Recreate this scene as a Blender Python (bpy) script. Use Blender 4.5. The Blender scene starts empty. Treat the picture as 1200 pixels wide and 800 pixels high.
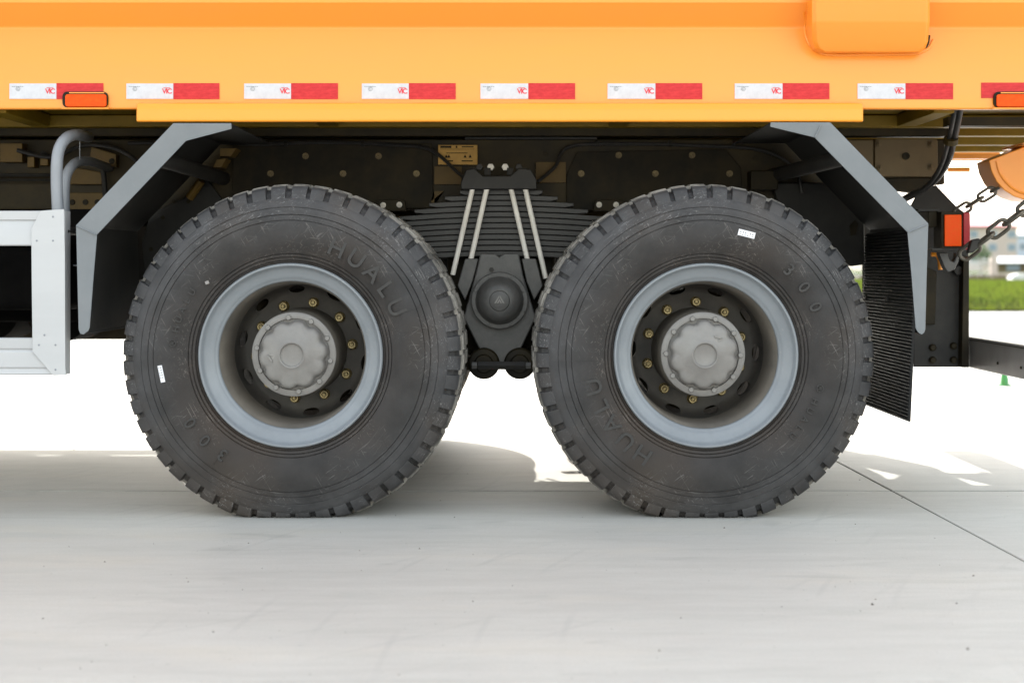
import bpy, bmesh, math, random
from mathutils import Vector, Matrix
random.seed(7)
S = bpy.context.scene
COL = S.collection
PI = math.pi

# ---------------------------------------------------------------- camera, sky, sun, exposure
KF, HZ = 1805.0, 0.814           # focal length in photo pixels, eye height
cam_d = bpy.data.cameras.new("camera"); cam = bpy.data.objects.new("camera", cam_d)
COL.objects.link(cam); S.camera = cam
cam.location = (0, 0, HZ); cam.rotation_euler = (PI / 2, 0, 0)
cam_d.sensor_width = 36; cam_d.lens = KF / 1200 * 36; cam_d.shift_y = -87 / 1200
cam_d.clip_start = 0.1; cam_d.clip_end = 3000
cam_d.dof.use_dof = True; cam_d.dof.focus_distance = 5.15; cam_d.dof.aperture_fstop = 3.0

sunv = Vector((-0.40, 1.27, 1.0)).normalized()      # towards the sun
SUN_EL = math.asin(sunv.z)
world = bpy.data.worlds.new("World"); S.world = world; world.use_nodes = True
wn = world.node_tree.nodes; wl = world.node_tree.links; wn.clear()
sky = wn.new('ShaderNodeTexSky'); sky.sky_type = 'NISHITA'; sky.sun_disc = False
sky.sun_elevation = SUN_EL; sky.sun_rotation = math.atan2(sunv.x, sunv.y)
sky.air_density = 2.0; sky.dust_density = 2.5; sky.ozone_density = 0.8
bg = wn.new('ShaderNodeBackground'); bg.inputs[1].default_value = 0.15
wo = wn.new('ShaderNodeOutputWorld')
hs = wn.new('ShaderNodeHueSaturation'); hs.inputs['Saturation'].default_value = 0.40      # milky, hazy summer sky
wl.new(sky.outputs[0], hs.inputs['Color']); wl.new(hs.outputs[0], bg.inputs[0]); wl.new(bg.outputs[0], wo.inputs[0])
sd = bpy.data.lights.new("sun", 'SUN'); sd.energy = 2.0; sd.angle = math.radians(0.6); sd.color = (1.0, 0.95, 0.87)
sun = bpy.data.objects.new("sun", sd); COL.objects.link(sun)
sun.rotation_euler = sunv.to_track_quat('Z', 'Y').to_euler()
S.view_settings.view_transform = 'Standard'; S.view_settings.look = 'None'
S.view_settings.exposure = 1.95; S.view_settings.gamma = 1.0
S.cycles.max_bounces = 8; S.cycles.diffuse_bounces = 5

# ---------------------------------------------------------------- materials
MATS = {}
def srgb(r, g, b):
    f = lambda c: (c / 255 / 12.92) if c / 255 < 0.04045 else ((c / 255 + 0.055) / 1.055) ** 2.4
    return (f(r), f(g), f(b))
def mat(name, c1, c2=None, scale=8.0, rough=0.5, metal=0.0, bump=0.0, bscale=120.0, stretch=(1, 1, 1),
        lo=0.35, hi=0.65, coat=0.0, spec=0.5, scratch=None, rough2=None, c3=None):
    m = bpy.data.materials.new(name); m.use_nodes = True
    n, l = m.node_tree.nodes, m.node_tree.links
    p = n['Principled BSDF']
    p.inputs['Roughness'].default_value = rough; p.inputs['Metallic'].default_value = metal
    p.inputs['Specular IOR Level'].default_value = spec
    p.inputs['Coat Weight'].default_value = coat; p.inputs['Coat Roughness'].default_value = 0.12
    p.inputs['Base Color'].default_value = (*c1, 1)
    tc = n.new('ShaderNodeTexCoord'); mp = n.new('ShaderNodeMapping')
    mp.inputs['Scale'].default_value = stretch; l.new(tc.outputs['Object'], mp.inputs[0])
    col = None
    if c2 is not None:
        nz = n.new('ShaderNodeTexNoise'); nz.inputs['Scale'].default_value = scale; nz.inputs['Detail'].default_value = 9
        nz.inputs['Roughness'].default_value = 0.65
        l.new(mp.outputs[0], nz.inputs['Vector'])
        r = n.new('ShaderNodeValToRGB'); r.color_ramp.elements[0].position = lo; r.color_ramp.elements[1].position = hi
        r.color_ramp.elements[0].color = (*c1, 1); r.color_ramp.elements[1].color = (*c2, 1)
        l.new(nz.outputs[0], r.inputs[0]); col = r.outputs[0]
        if rough2 is not None:
            mr = n.new('ShaderNodeMapRange'); mr.inputs[1].default_value = lo; mr.inputs[2].default_value = hi
            mr.inputs[3].default_value = rough; mr.inputs[4].default_value = rough2
            l.new(nz.outputs[0], mr.inputs[0]); l.new(mr.outputs[0], p.inputs['Roughness'])
    if c3 is not None:
        nz = n.new('ShaderNodeTexNoise'); nz.inputs['Scale'].default_value = scale * 0.31; nz.inputs['Detail'].default_value = 5
        l.new(mp.outputs[0], nz.inputs['Vector'])
        r = n.new('ShaderNodeMapRange'); r.inputs[1].default_value = 0.5; r.inputs[2].default_value = 0.72
        l.new(nz.outputs[0], r.inputs[0])
        mx = n.new('ShaderNodeMix'); mx.data_type = 'RGBA'; l.new(r.outputs[0], mx.inputs[0])
        l.new(col, mx.inputs[6]); mx.inputs[7].default_value = (*c3, 1); col = mx.outputs[2]
    if scratch:
        for (sc, w, amt, cc, ang) in scratch:
            mr0 = n.new('ShaderNodeMapping'); mr0.inputs['Rotation'].default_value = (0, ang, 0); l.new(tc.outputs['Object'], mr0.inputs[0])
            mp2 = n.new('ShaderNodeMapping'); mp2.inputs['Scale'].default_value = (1, 1, 0.045); l.new(mr0.outputs[0], mp2.inputs[0])
            nz = n.new('ShaderNodeTexNoise'); nz.inputs['Scale'].default_value = sc; nz.inputs['Detail'].default_value = 1.5; nz.inputs['Distortion'].default_value = 0.3
            l.new(mp2.outputs[0], nz.inputs['Vector'])
            c = n.new('ShaderNodeMapRange'); c.inputs[1].default_value = w; c.inputs[2].default_value = w + 0.05
            c.inputs[3].default_value = 0; c.inputs[4].default_value = amt; l.new(nz.outputs[0], c.inputs[0])
            nm = n.new('ShaderNodeTexNoise'); nm.inputs['Scale'].default_value = 7; l.new(tc.outputs['Object'], nm.inputs['Vector'])
            g = n.new('ShaderNodeMapRange'); g.inputs[1].default_value = 0.45; g.inputs[2].default_value = 0.6; l.new(nm.outputs[0], g.inputs[0])
            mm = n.new('ShaderNodeMath'); mm.operation = 'MULTIPLY'; l.new(c.outputs[0], mm.inputs[0]); l.new(g.outputs[0], mm.inputs[1])
            mx = n.new('ShaderNodeMix'); mx.data_type = 'RGBA'; l.new(mm.outputs[0], mx.inputs[0])
            l.new(col, mx.inputs[6]); mx.inputs[7].default_value = (*cc, 1); col = mx.outputs[2]
    if col is not None: l.new(col, p.inputs['Base Color'])
    if bump > 0:
        nb = n.new('ShaderNodeTexNoise'); nb.inputs['Scale'].default_value = bscale; nb.inputs['Detail'].default_value = 4
        l.new(mp.outputs[0], nb.inputs['Vector'])
        bp = n.new('ShaderNodeBump'); bp.inputs['Strength'].default_value = bump; bp.inputs['Distance'].default_value = 0.002
        l.new(nb.outputs[0], bp.inputs['Height']); l.new(bp.outputs[0], p.inputs['Normal'])
    MATS[name] = m
    return m

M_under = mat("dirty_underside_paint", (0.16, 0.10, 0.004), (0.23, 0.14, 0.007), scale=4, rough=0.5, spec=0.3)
M_body = mat("orange_yellow_paint", (0.85, 0.292, 0.024), (0.81, 0.284, 0.030), scale=1.6, rough=0.36, coat=0.25, bump=0.04, bscale=9, stretch=(0.5, 1, 3))
M_bar = mat("yellow_paint", (0.90, 0.315, 0.016), (0.88, 0.305, 0.018), scale=2, rough=0.35, coat=0.15)
M_rubber = mat("tyre_rubber", (0.022, 0.0215, 0.0215), (0.062, 0.061, 0.062), scale=6, rough=0.62, rough2=0.8, bump=0.35, bscale=170,
               c3=(0.054, 0.043, 0.034), lo=0.3, hi=0.72, spec=0.35,
               scratch=[(210, 0.66, 0.5, (0.20, 0.19, 0.18), 0.5), (260, 0.665, 0.5, (0.20, 0.20, 0.20), 2.2), (240, 0.66, 0.4, (0.17, 0.165, 0.16), -0.7), (300, 0.67, 0.4, (0.2, 0.2, 0.19), 1.45)])
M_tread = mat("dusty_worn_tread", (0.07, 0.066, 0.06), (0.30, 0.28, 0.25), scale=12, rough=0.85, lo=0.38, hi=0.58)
def radial_dust(m):      # rubber: brownish near the bead, grey dust on the outer sidewall
    n, l = m.node_tree.nodes, m.node_tree.links; p = n['Principled BSDF']
    src = p.inputs['Base Color'].links[0].from_socket
    tc = n.new('ShaderNodeTexCoord'); sp = n.new('ShaderNodeVectorMath'); sp.operation = 'MULTIPLY'; sp.inputs[1].default_value = (1, 0, 1)
    l.new(tc.outputs['Object'], sp.inputs[0]); ln = n.new('ShaderNodeVectorMath'); ln.operation = 'LENGTH'; l.new(sp.outputs[0], ln.inputs[0])
    nz = n.new('ShaderNodeTexNoise'); nz.inputs['Scale'].default_value = 9; nz.inputs['Detail'].default_value = 8; l.new(tc.outputs['Object'], nz.inputs['Vector'])
    a = n.new('ShaderNodeMath'); a.operation = 'MULTIPLY_ADD'; l.new(nz.outputs[0], a.inputs[0]); a.inputs[1].default_value = 0.16; l.new(ln.outputs['Value'], a.inputs[2])
    r = n.new('ShaderNodeValToRGB'); e = r.color_ramp.elements
    e[0].position = 0.36; e[0].color = (1.0, 0.90, 0.82, 1); e[1].position = 0.66; e[1].color = (1.15, 1.17, 1.22, 1)
    for pos, c in ((0.44, (0.80, 0.73, 0.69)), (0.51, (0.90, 0.87, 0.86)), (0.57, (1.35, 1.34, 1.36))):
        q = e.new(pos); q.color = (*c, 1)
    l.new(a.outputs[0], r.inputs[0])
    mx = n.new('ShaderNodeMix'); mx.data_type = 'RGBA'; mx.blend_type = 'MULTIPLY'; mx.inputs[0].default_value = 1
    l.new(src, mx.inputs[6]); l.new(r.outputs[0], mx.inputs[7]); l.new(mx.outputs[2], p.inputs['Base Color'])
radial_dust(M_rubber)
M_letter = mat("moulded_rubber_letters", (0.022, 0.0205, 0.020), (0.038, 0.036, 0.034), scale=30, rough=0.6, bump=0.2)
M_rim = mat("grey_rim_paint", srgb(131, 136, 141), srgb(122, 127, 132), scale=7, rough=0.38, rough2=0.5, coat=0.15, bump=0.05, bscale=60,
            scratch=[(160, 0.69, 0.25, (0.35, 0.33, 0.30), 1.2)])
M_barrel = mat("dusty_rim_barrel", (0.13, 0.12, 0.105), (0.24, 0.21, 0.175), scale=5, rough=0.6, bump=0.15, bscale=90, stretch=(1, 0.3, 1))
M_disc = mat("dark_wheel_disc", (0.066, 0.062, 0.057), (0.11, 0.10, 0.088), scale=8, rough=0.6, bump=0.2, bscale=150)
M_hub = mat("grey_hub_casting", (0.18, 0.168, 0.158), (0.235, 0.225, 0.212), scale=12, rough=0.42, rough2=0.55, bump=0.3, bscale=110, coat=0.1)
M_shell = mat("dark_hub_shell", (0.085, 0.077, 0.066), (0.14, 0.125, 0.105), scale=9, rough=0.6, bump=0.2)  # darker and browner than the hub flange
M_nut = mat("brass_zinc_nut", (0.36, 0.29, 0.15), (0.13, 0.105, 0.055), scale=70, rough=0.35, metal=0.75)
M_fend = mat("grey_fender_paint", srgb(117, 121, 125), srgb(109, 114, 118), scale=5, rough=0.42, rough2=0.5, coat=0.1, bump=0.05,
             bscale=30, scratch=[(150, 0.69, 0.2, (0.36, 0.36, 0.36), 0.8)])
M_black = mat("black_chassis_paint", (0.0070, 0.0055, 0.0028), (0.028, 0.0205, 0.0075), scale=6, rough=0.6, spec=0.22, bump=0.2, bscale=60)
M_liner = mat("dark_mudguard_liner", (0.026, 0.026, 0.025), (0.045, 0.043, 0.040), scale=5, rough=0.6, spec=0.3)
M_tank = mat("matt_black_tank", (0.004, 0.004, 0.004), (0.008, 0.0075, 0.007), scale=6, rough=0.95, spec=0.03)
M_dark = mat("dark_grey_steel", (0.016, 0.0155, 0.015), (0.03, 0.028, 0.025), scale=9, rough=0.55, spec=0.3, bump=0.25, bscale=80)
M_frame = mat("olive_brown_frame_paint", (0.014, 0.0098, 0.0028), (0.045, 0.030, 0.006), scale=5, rough=0.55, spec=0.3, bump=0.15, bscale=60)
M_tail = mat("sky_lit_tail_brown", (0.11, 0.072, 0.026), (0.145, 0.098, 0.038), scale=8, rough=0.55)  # lighter than the frame: open-sky light on the tail put into the colour
M_ochre = mat("ochre_primer_plate", (0.085, 0.050, 0.005), (0.14, 0.080, 0.009), scale=10, rough=0.6)
M_bolt = mat("tarnished_bolt", (0.20, 0.155, 0.08), (0.09, 0.07, 0.035), scale=80, rough=0.45, metal=0.6)
M_spring = mat("grey_spring_steel", (0.012, 0.012, 0.012), (0.026, 0.024, 0.022), scale=9, rough=0.5, bump=0.2, stretch=(0.2, 1, 1))
M_cast = mat("dark_grey_casting", (0.06, 0.059, 0.057), (0.095, 0.092, 0.087), scale=14, rough=0.5, bump=0.5, bscale=90)
M_rod = mat("bare_steel_rod", (0.80, 0.77, 0.71), (0.64, 0.60, 0.54), scale=25, rough=0.5, metal=0.0, stretch=(1, 1, 0.4))
M_alu = mat("white_aluminium", (0.50, 0.505, 0.515), (0.45, 0.455, 0.465), scale=4, rough=0.35, stretch=(0.2, 1, 1), coat=0.1)
M_tube = mat("grey_painted_tube", (0.26, 0.275, 0.30), (0.22, 0.235, 0.26), scale=9, rough=0.4, coat=0.1)
M_flap = mat("ribbed_black_rubber", (0.004, 0.004, 0.0043), (0.008, 0.008, 0.0085), scale=7, rough=0.55, spec=0.28)
M_white = mat("white_reflective_sheet", (0.58, 0.58, 0.61), (0.49, 0.49, 0.53), scale=34, rough=0.3, coat=0.1)
M_red = mat("red_reflective_sheet", (0.45, 0.008, 0.012), (0.60, 0.026, 0.030), scale=34, rough=0.4, coat=0.0, spec=0.3, bump=0.1, bscale=60, stretch=(1, 1, 4))
M_logo = mat("red_print", (0.65, 0.02, 0.04), rough=0.5)
M_grey = mat("grey_print", (0.25, 0.26, 0.27), rough=0.5)
M_paper = mat("paper_label", (0.80, 0.80, 0.84), (0.70, 0.70, 0.74), scale=60, rough=0.6)
M_amber = mat("amber_lens", (0.80, 0.065, 0.002), (0.75, 0.085, 0.003), scale=90, rough=0.4, spec=0.15, bump=0.5, bscale=120)
M_redlens = mat("red_lens", (0.30, 0.008, 0.014), (0.34, 0.012, 0.02), scale=60, rough=0.3, spec=0.4)
M_gold = mat("gold_name_plate", (0.52, 0.30, 0.055), (0.44, 0.25, 0.05), scale=30, rough=0.45, metal=0.2)
M_chain = mat("worn_steel_chain", (0.10, 0.095, 0.08), (0.17, 0.15, 0.12), scale=50, rough=0.42, metal=0.5, bump=0.3)
M_hose = mat("black_hose", (0.02, 0.02, 0.02), (0.035, 0.032, 0.03), scale=30, rough=0.35)
M_beam = mat("dark_beam_paint", (0.22, 0.205, 0.192), (0.28, 0.26, 0.245), scale=9, rough=0.4, coat=0.1, bump=0.1)
M_stone = mat("pebble_stone", (0.08, 0.07, 0.06), (0.22, 0.20, 0.17), scale=40, rough=0.8)
M_cone = mat("green_plastic", (0.03, 0.24, 0.06), (0.04, 0.20, 0.06), scale=20, rough=0.4)
M_grass = mat("field_grass", (0.05, 0.09, 0.012), (0.09, 0.10, 0.015), scale=0.5, rough=0.9, spec=0.0)
M_blade = mat("grass_blades", (0.085, 0.125, 0.035), (0.16, 0.16, 0.055), scale=0.35, rough=0.9, spec=0.0)
M_wall = mat("pale_pinkish_render", (0.56, 0.47, 0.43), (0.52, 0.44, 0.41), scale=0.2, rough=0.8)
M_bluewall = mat("pale_blue_cladding", (0.50, 0.58, 0.70), (0.46, 0.54, 0.66), scale=0.3, rough=0.6)
M_roof = mat("pink_red_roof", (0.62, 0.27, 0.30), (0.56, 0.25, 0.28), scale=0.5, rough=0.7)
M_win = mat("window_glass", (0.22, 0.28, 0.35), rough=0.3)
M_fence = mat("white_fence_paint", (0.62, 0.62, 0.62), (0.55, 0.55, 0.56), scale=1, rough=0.5)
M_leaf = mat("tree_leaves", (0.035, 0.10, 0.015), (0.07, 0.15, 0.03), scale=2, rough=0.6)
M_bark = mat("bark", (0.10, 0.07, 0.05), (0.15, 0.11, 0.08), scale=9, rough=0.9)
M_scrub = mat("brown_scrub", (0.13, 0.10, 0.065), (0.19, 0.15, 0.09), scale=2, rough=0.9)

def concrete_material():
    m = bpy.data.materials.new("brushed_concrete"); m.use_nodes = True
    n, l = m.node_tree.nodes, m.node_tree.links; p = n['Principled BSDF']
    geo = n.new('ShaderNodeNewGeometry')
    def noise(scale, st, detail=6, rough=0.6, dist=0.0):
        mp = n.new('ShaderNodeMapping'); mp.inputs['Scale'].default_value = st; l.new(geo.outputs['Position'], mp.inputs[0])
        z = n.new('ShaderNodeTexNoise'); z.inputs['Scale'].default_value = scale; z.inputs['Detail'].default_value = detail
        z.inputs['Roughness'].default_value = rough; z.inputs['Distortion'].default_value = dist
        l.new(mp.outputs[0], z.inputs['Vector']); return z.outputs[0]
    def rng(v, a, b, c, d):
        r = n.new('ShaderNodeMapRange'); r.inputs[1].default_value = a; r.inputs[2].default_value = b
        r.inputs[3].default_value = c; r.inputs[4].default_value = d; l.new(v, r.inputs[0]); return r.outputs[0]
    def mixc(f, a, b, bt='MIX'):
        x = n.new('ShaderNodeMix'); x.data_type = 'RGBA'; x.blend_type = bt
        (l.new(f, x.inputs[0]) if not isinstance(f, float) else setattr(x.inputs[0], 'default_value', f))
        for k, v in ((6, a), (7, b)):
            if isinstance(v, tuple): x.inputs[k].default_value = (*v, 1)
            else: l.new(v, x.inputs[k])
        return x.outputs[2]
    big = noise(0.9, (0.7, 1.6, 1), 5)
    c = mixc(rng(big, 0.36, 0.64, 0, 1), (0.402, 0.392, 0.366), (0.455, 0.443, 0.411))
    st = noise(3.6, (0.55, 3.0, 1), 10, 0.75)
    c = mixc(rng(st, 0.40, 0.68, 0, 0.55), c, (0.51, 0.508, 0.47))
    st2 = noise(2.0, (0.6, 3.5, 1), 9, 0.75, 0.6)
    c = mixc(rng(st2, 0.56, 0.74, 0, 0.55), c, (0.325, 0.325, 0.30))
    md = noise(7.0, (0.30, 1.3, 1), 8, 0.72, 0.3)
    c = mixc(rng(md, 0.48, 0.66, 0, 0.34), c, (0.36, 0.355, 0.325))
    warm = noise(1.3, (0.8, 2.2, 1), 4)
    c = mixc(rng(warm, 0.55, 0.72, 0, 0.5), c, (0.50, 0.465, 0.395))
    gr = noise(150, (1, 1, 1), 4, 0.8)
    c = mixc(rng(gr, 0.44, 0.62, 0, 0.30), c, (0.34, 0.335, 0.315))
    pores = noise(38, (0.9, 1.2, 1), 6, 0.8)
    c = mixc(rng(pores, 0.62, 0.70, 0, 0.35), c, (0.29, 0.285, 0.265))
    # blotchy stains and specks
    bl = noise(5.0, (0.6, 1.3, 1), 3, 0.5, 0.5)
    c = mixc(rng(bl, 0.64, 0.74, 0, 0.30), c, (0.27, 0.265, 0.25))
    sp = noise(70, (0.8, 1.1, 1), 1)
    c = mixc(rng(sp, 0.755, 0.79, 0, 0.6), c, (0.16, 0.15, 0.14))
    # faint tyre marks: thin broken arcs swept round a turning centre
    for (cx_, cy_, per, a0, amt) in ((3.1, 3.1, 34.0, 0.93, 0.20), (-3.6, 6.6, 30.0, 0.93, 0.16), (-0.4, 9.5, 26.0, 0.95, 0.12)):
        sb = n.new('ShaderNodeVectorMath'); sb.operation = 'SUBTRACT'; l.new(geo.outputs['Position'], sb.inputs[0]); sb.inputs[1].default_value = (cx_, cy_, 0)
        ln = n.new('ShaderNodeVectorMath'); ln.operation = 'LENGTH'; l.new(sb.outputs[0], ln.inputs[0])
        mu = n.new('ShaderNodeMath'); mu.operation = 'MULTIPLY'; l.new(ln.outputs['Value'], mu.inputs[0]); mu.inputs[1].default_value = per
        si = n.new('ShaderNodeMath'); si.operation = 'SINE'; l.new(mu.outputs[0], si.inputs[0])
        f1 = rng(si.outputs[0], a0, 1.0, 0, amt)
        gate = rng(noise(1.1, (1, 1, 1), 2), 0.50, 0.62, 0, 1)
        f = n.new('ShaderNodeMath'); f.operation = 'MULTIPLY'; l.new(f1, f.inputs[0]); l.new(gate, f.inputs[1])
        c = mixc(f.outputs[0], c, (0.27, 0.265, 0.26))
    l.new(c, p.inputs['Base Color'])
    p.inputs['Roughness'].default_value = 0.72; p.inputs['Specular IOR Level'].default_value = 0.35
    br = noise(9, (1.0, 30.0, 1), 4, 0.6); fi = noise(160, (1, 1, 1), 3)
    ad = n.new('ShaderNodeMath'); ad.operation = 'ADD'; l.new(br, ad.inputs[0]); l.new(fi, ad.inputs[1])
    bp = n.new('ShaderNodeBump'); bp.inputs['Strength'].default_value = 0.35; bp.inputs['Distance'].default_value = 0.003
    l.new(ad.outputs[0], bp.inputs['Height']); l.new(bp.outputs[0], p.inputs['Normal'])
    return m
M_conc = concrete_material()

# ---------------------------------------------------------------- mesh helpers
WORLD = {}                                    # object name -> world position of its origin
def X(px, Y): return (px - 600.0) / KF * Y
def Z(py, Y): return HZ - (py - 313.0) / KF * Y
def P(px, py, Y): return Vector((X(px, Y), Y, Z(py, Y)))
YC = 6.22                                     # truck centre line

def wpos(o): return WORLD.get(o.name, Vector((0, 0, 0))) if o else Vector((0, 0, 0))
def empty(name, loc, parent=None):
    o = bpy.data.objects.new(name, None); COL.objects.link(o)
    o.empty_display_size = 0.1; loc = Vector(loc)
    o.parent = parent; o.location = loc - wpos(parent); WORLD[o.name] = loc.copy(); return o
class MB:
    def __init__(s): s.v = []; s.f = []
    def add(s, vs, fs):
        b = len(s.v); s.v += [Vector(v) for v in vs]; s.f += [tuple(i + b for i in f) for f in fs]; return s
    def box(s, x0, x1, y0, y1, z0, z1):
        return s.add([(x, y, z) for x in (x0, x1) for y in (y0, y1) for z in (z0, z1)],
                     [(0, 1, 3, 2), (4, 6, 7, 5), (0, 4, 5, 1), (2, 3, 7, 6), (0, 2, 6, 4), (1, 5, 7, 3)])
    def prism(s, pts, y0, y1):                # pts: [(x, z)] outline, extruded along y
        n = len(pts)
        if sum(pts[i][0] * pts[(i + 1) % n][1] - pts[(i + 1) % n][0] * pts[i][1] for i in range(n)) < 0: pts = pts[::-1]
        return s.add([(x, y0, z) for x, z in pts] + [(x, y1, z) for x, z in pts],
                     [tuple(range(n)), tuple(range(2 * n - 1, n - 1, -1))] + [(i, i + n, (i + 1) % n + n, (i + 1) % n) for i in range(n)])
    def px_prism(s, pts, y0, y1): return s.prism([(X(a, y0), Z(b, y0)) for a, b in pts], y0, y1)
    def xprism(s, pts, x0, x1):               # pts: [(y, z)] extruded along x
        n = len(pts)
        return s.add([(x0, y, z) for y, z in pts] + [(x1, y, z) for y, z in pts],
                     [tuple(range(n)), tuple(range(2 * n - 1, n - 1, -1))] + [(i, i + n, (i + 1) % n + n, (i + 1) % n) for i in range(n)])
    def tube(s, path, r, seg=12, closed=False, rs=None):
        path = [Vector(p) for p in path]; n = len(path); rings = []
        up = None
        for i, p in enumerate(path):
            a = path[(i - 1) % n] if (closed or i) else p
            b = path[(i + 1) % n] if (closed or i < n - 1) else p
            t = (b - a).normalized()
            if up is None: up = Vector((0, 0, 1)) if abs(t.z) < 0.9 else Vector((1, 0, 0))
            u = t.cross(up).normalized(); w = u.cross(t).normalized(); up = w
            rr = rs[i] if rs else r
            rings.append([p + rr * (math.cos(2 * PI * k / seg) * u + math.sin(2 * PI * k / seg) * w) for k in range(seg)])
        b0 = len(s.v); s.v += [v for rg in rings for v in rg]
        for i in range(n if closed else n - 1):
            j = (i + 1) % n
            for k in range(seg):
                s.f.append((b0 + i * seg + k, b0 + i * seg + (k + 1) % seg, b0 + j * seg + (k + 1) % seg, b0 + j * seg + k))
        if not closed:
            s.f.append(tuple(b0 + k for k in range(seg))[::-1]); s.f.append(tuple(b0 + (n - 1) * seg + k for k in range(seg)))
        return s
    def lathe(s, prof, c, seg=64, closed=False, rf=None):    # prof: [(r, dy)] about the y axis through c
        c = Vector(c); b0 = len(s.v); n = len(prof)
        for i, (r, dy) in enumerate(prof):
            for k in range(seg):
                a = 2 * PI * k / seg; q = rf(i, a, r) if rf else r
                s.v.append(c + Vector((q * math.cos(a), dy, q * math.sin(a))))
        for i in range(n if closed else n - 1):
            j = (i + 1) % n
            for k in range(seg):
                s.f.append((b0 + i * seg + k, b0 + j * seg + k, b0 + j * seg + (k + 1) % seg, b0 + i * seg + (k + 1) % seg))
        if not closed:
            if prof[0][0] > 1e-4: s.f.append(tuple(b0 + k for k in range(seg)))
            if prof[-1][0] > 1e-4: s.f.append(tuple(b0 + (n - 1) * seg + k for k in range(seg))[::-1])
        return s
    def hexy(s, c, r, y0, y1, seg=6, rot=0.0):
        return s.prism([(c[0] + r * math.cos(rot + 2 * PI * k / seg), c[2] + r * math.sin(rot + 2 * PI * k / seg)) for k in range(seg)], y0, y1)
    def mirrored(s):
        m = MB(); m.v = [Vector((v.x, 2 * YC - v.y, v.z)) for v in s.v]; m.f = [f[::-1] for f in s.f]; return m
    def mesh(s, name, m, o, smooth=30):
        me = bpy.data.meshes.new(name); me.from_pydata([v - o for v in s.v], [], s.f)
        bm = bmesh.new(); bm.from_mesh(me); bmesh.ops.remove_doubles(bm, verts=bm.verts, dist=1e-6)
        bmesh.ops.recalc_face_normals(bm, faces=bm.faces); bm.to_mesh(me); bm.free()
        me.materials.append(m)
        if smooth:
            me.polygons.foreach_set('use_smooth', [True] * len(me.polygons)); me.set_sharp_from_angle(angle=math.radians(smooth))
        me.update(); return me
    def build(s, name, m, parent=None, bevel=0.0, smooth=30, origin=None, seg=2):
        if origin is None:
            lo = Vector([min(v[i] for v in s.v) for i in range(3)]); hi = Vector([max(v[i] for v in s.v) for i in range(3)])
            origin = (lo + hi) / 2
            if parent is None: origin.z = lo.z
        origin = Vector(origin)
        o = bpy.data.objects.new(name, s.mesh(name, m, origin, smooth)); COL.objects.link(o)
        o.parent = parent; o.location = origin - wpos(parent); WORLD[o.name] = origin.copy()
        if bevel:
            b = o.modifiers.new('bevel', 'BEVEL'); b.width = bevel; b.segments = seg; b.limit_method = 'ANGLE'; b.angle_limit = math.radians(35)
            b.harden_normals = True
        return o
    def both(s, name, m, parent=None, **k):   # near side and its mirror on the far side
        a = s.build(name, m, parent, **k); b = s.mirrored().build(name, m, parent, **k); return a, b
def tag(o, **k):
    for a, b in k.items(): o[a] = b
    return o
def dup(o, loc, parent=None, name=None):
    c = o.copy(); COL.objects.link(c); c.parent = parent; loc = Vector(loc)
    c.location = loc - wpos(parent); WORLD[c.name] = loc.copy(); return c
def smoothpath(pts, n=6):
    pts = [Vector(p) for p in pts]; out = []
    for i in range(len(pts) - 1):
        a = pts[max(i - 1, 0)]; b = pts[i]; c = pts[i + 1]; d = pts[min(i + 2, len(pts) - 1)]
        for k in range(n):
            t = k / n
            out.append(0.5 * ((2 * b) + (c - a) * t + (2 * a - 5 * b + 4 * c - d) * t * t + (3 * b - a - 3 * c + d) * t ** 3))
    return out + [pts[-1]]
_glyphs = {}
def glyph(ch, size, ext, space=1.0):          # text as (verts, faces), in x / z, facing -y
    key = (ch, size, ext)
    if key not in _glyphs:
        cu = bpy.data.curves.new('t', 'FONT'); cu.body = ch; cu.size = size; cu.extrude = ext; cu.align_x = 'CENTER'; cu.align_y = 'CENTER'
        cu.resolution_u = 4; cu.offset = size * 0.012 if ext > 0.001 else (.0005 if ch == 'VIC' else 0); cu.space_character = space
        o = bpy.data.objects.new('t', cu); COL.objects.link(o)
        dg = bpy.context.evaluated_depsgraph_get(); me = bpy.data.meshes.new_from_object(o.evaluated_get(dg))
        _glyphs[key] = ([(v.co.x, -v.co.z, v.co.y) for v in me.vertices], [tuple(p.vertices) for p in me.polygons])
        bpy.data.objects.remove(o); bpy.data.meshes.remove(me)
    return _glyphs[key]

# ---------------------------------------------------------------- the setting: ground
g = MB().add([(-1500, -1500, -0.03), (1500, -1500, -0.03), (1500, 1500, -0.03), (-1500, 1500, -0.03)], [(0, 1, 2, 3)])
ground = tag(g.build("ground", M_conc, smooth=0), kind='structure')
pavement = tag(empty("pavement", (0, 8, 0)), kind='structure')
JY, DY, DX, GAP = 5.61, 3.75, 4.0, 0.008
skew = math.radians(-1.5)
def slab(ix, iy):
    # joints: straight across the view; the joints along the depth lean very slightly
    y0 = JY + iy * DY + .011; y1 = y0 + DY - .022
    def xj(i, y): return 1.385 + i * DX - (y - 5.61) * 0.026
    m = MB(); h = GAP / 2
    a, b, c, d = (xj(ix, y0) + h, y0), (xj(ix + 1, y0) - h, y0), (xj(ix + 1, y1) - h, y1), (xj(ix, y1) + h, y1)
    dz = random.uniform(-0.0006, 0.0006)
    m.add([(p[0], p[1], -0.028) for p in (a, b, c, d)] + [(p[0], p[1], dz) for p in (a, b, c, d)],
          [(3, 2, 1, 0), (4, 5, 6, 7), (0, 1, 5, 4), (1, 2, 6, 5), (2, 3, 7, 6), (3, 0, 4, 7)])
    return m.build("concrete_slab", M_conc, pavement, bevel=0.003, smooth=0)
M_joint = mat("dark_joint_filler", (0.035, 0.032, 0.028), (0.07, 0.065, 0.055), scale=12, rough=0.9)
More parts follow.
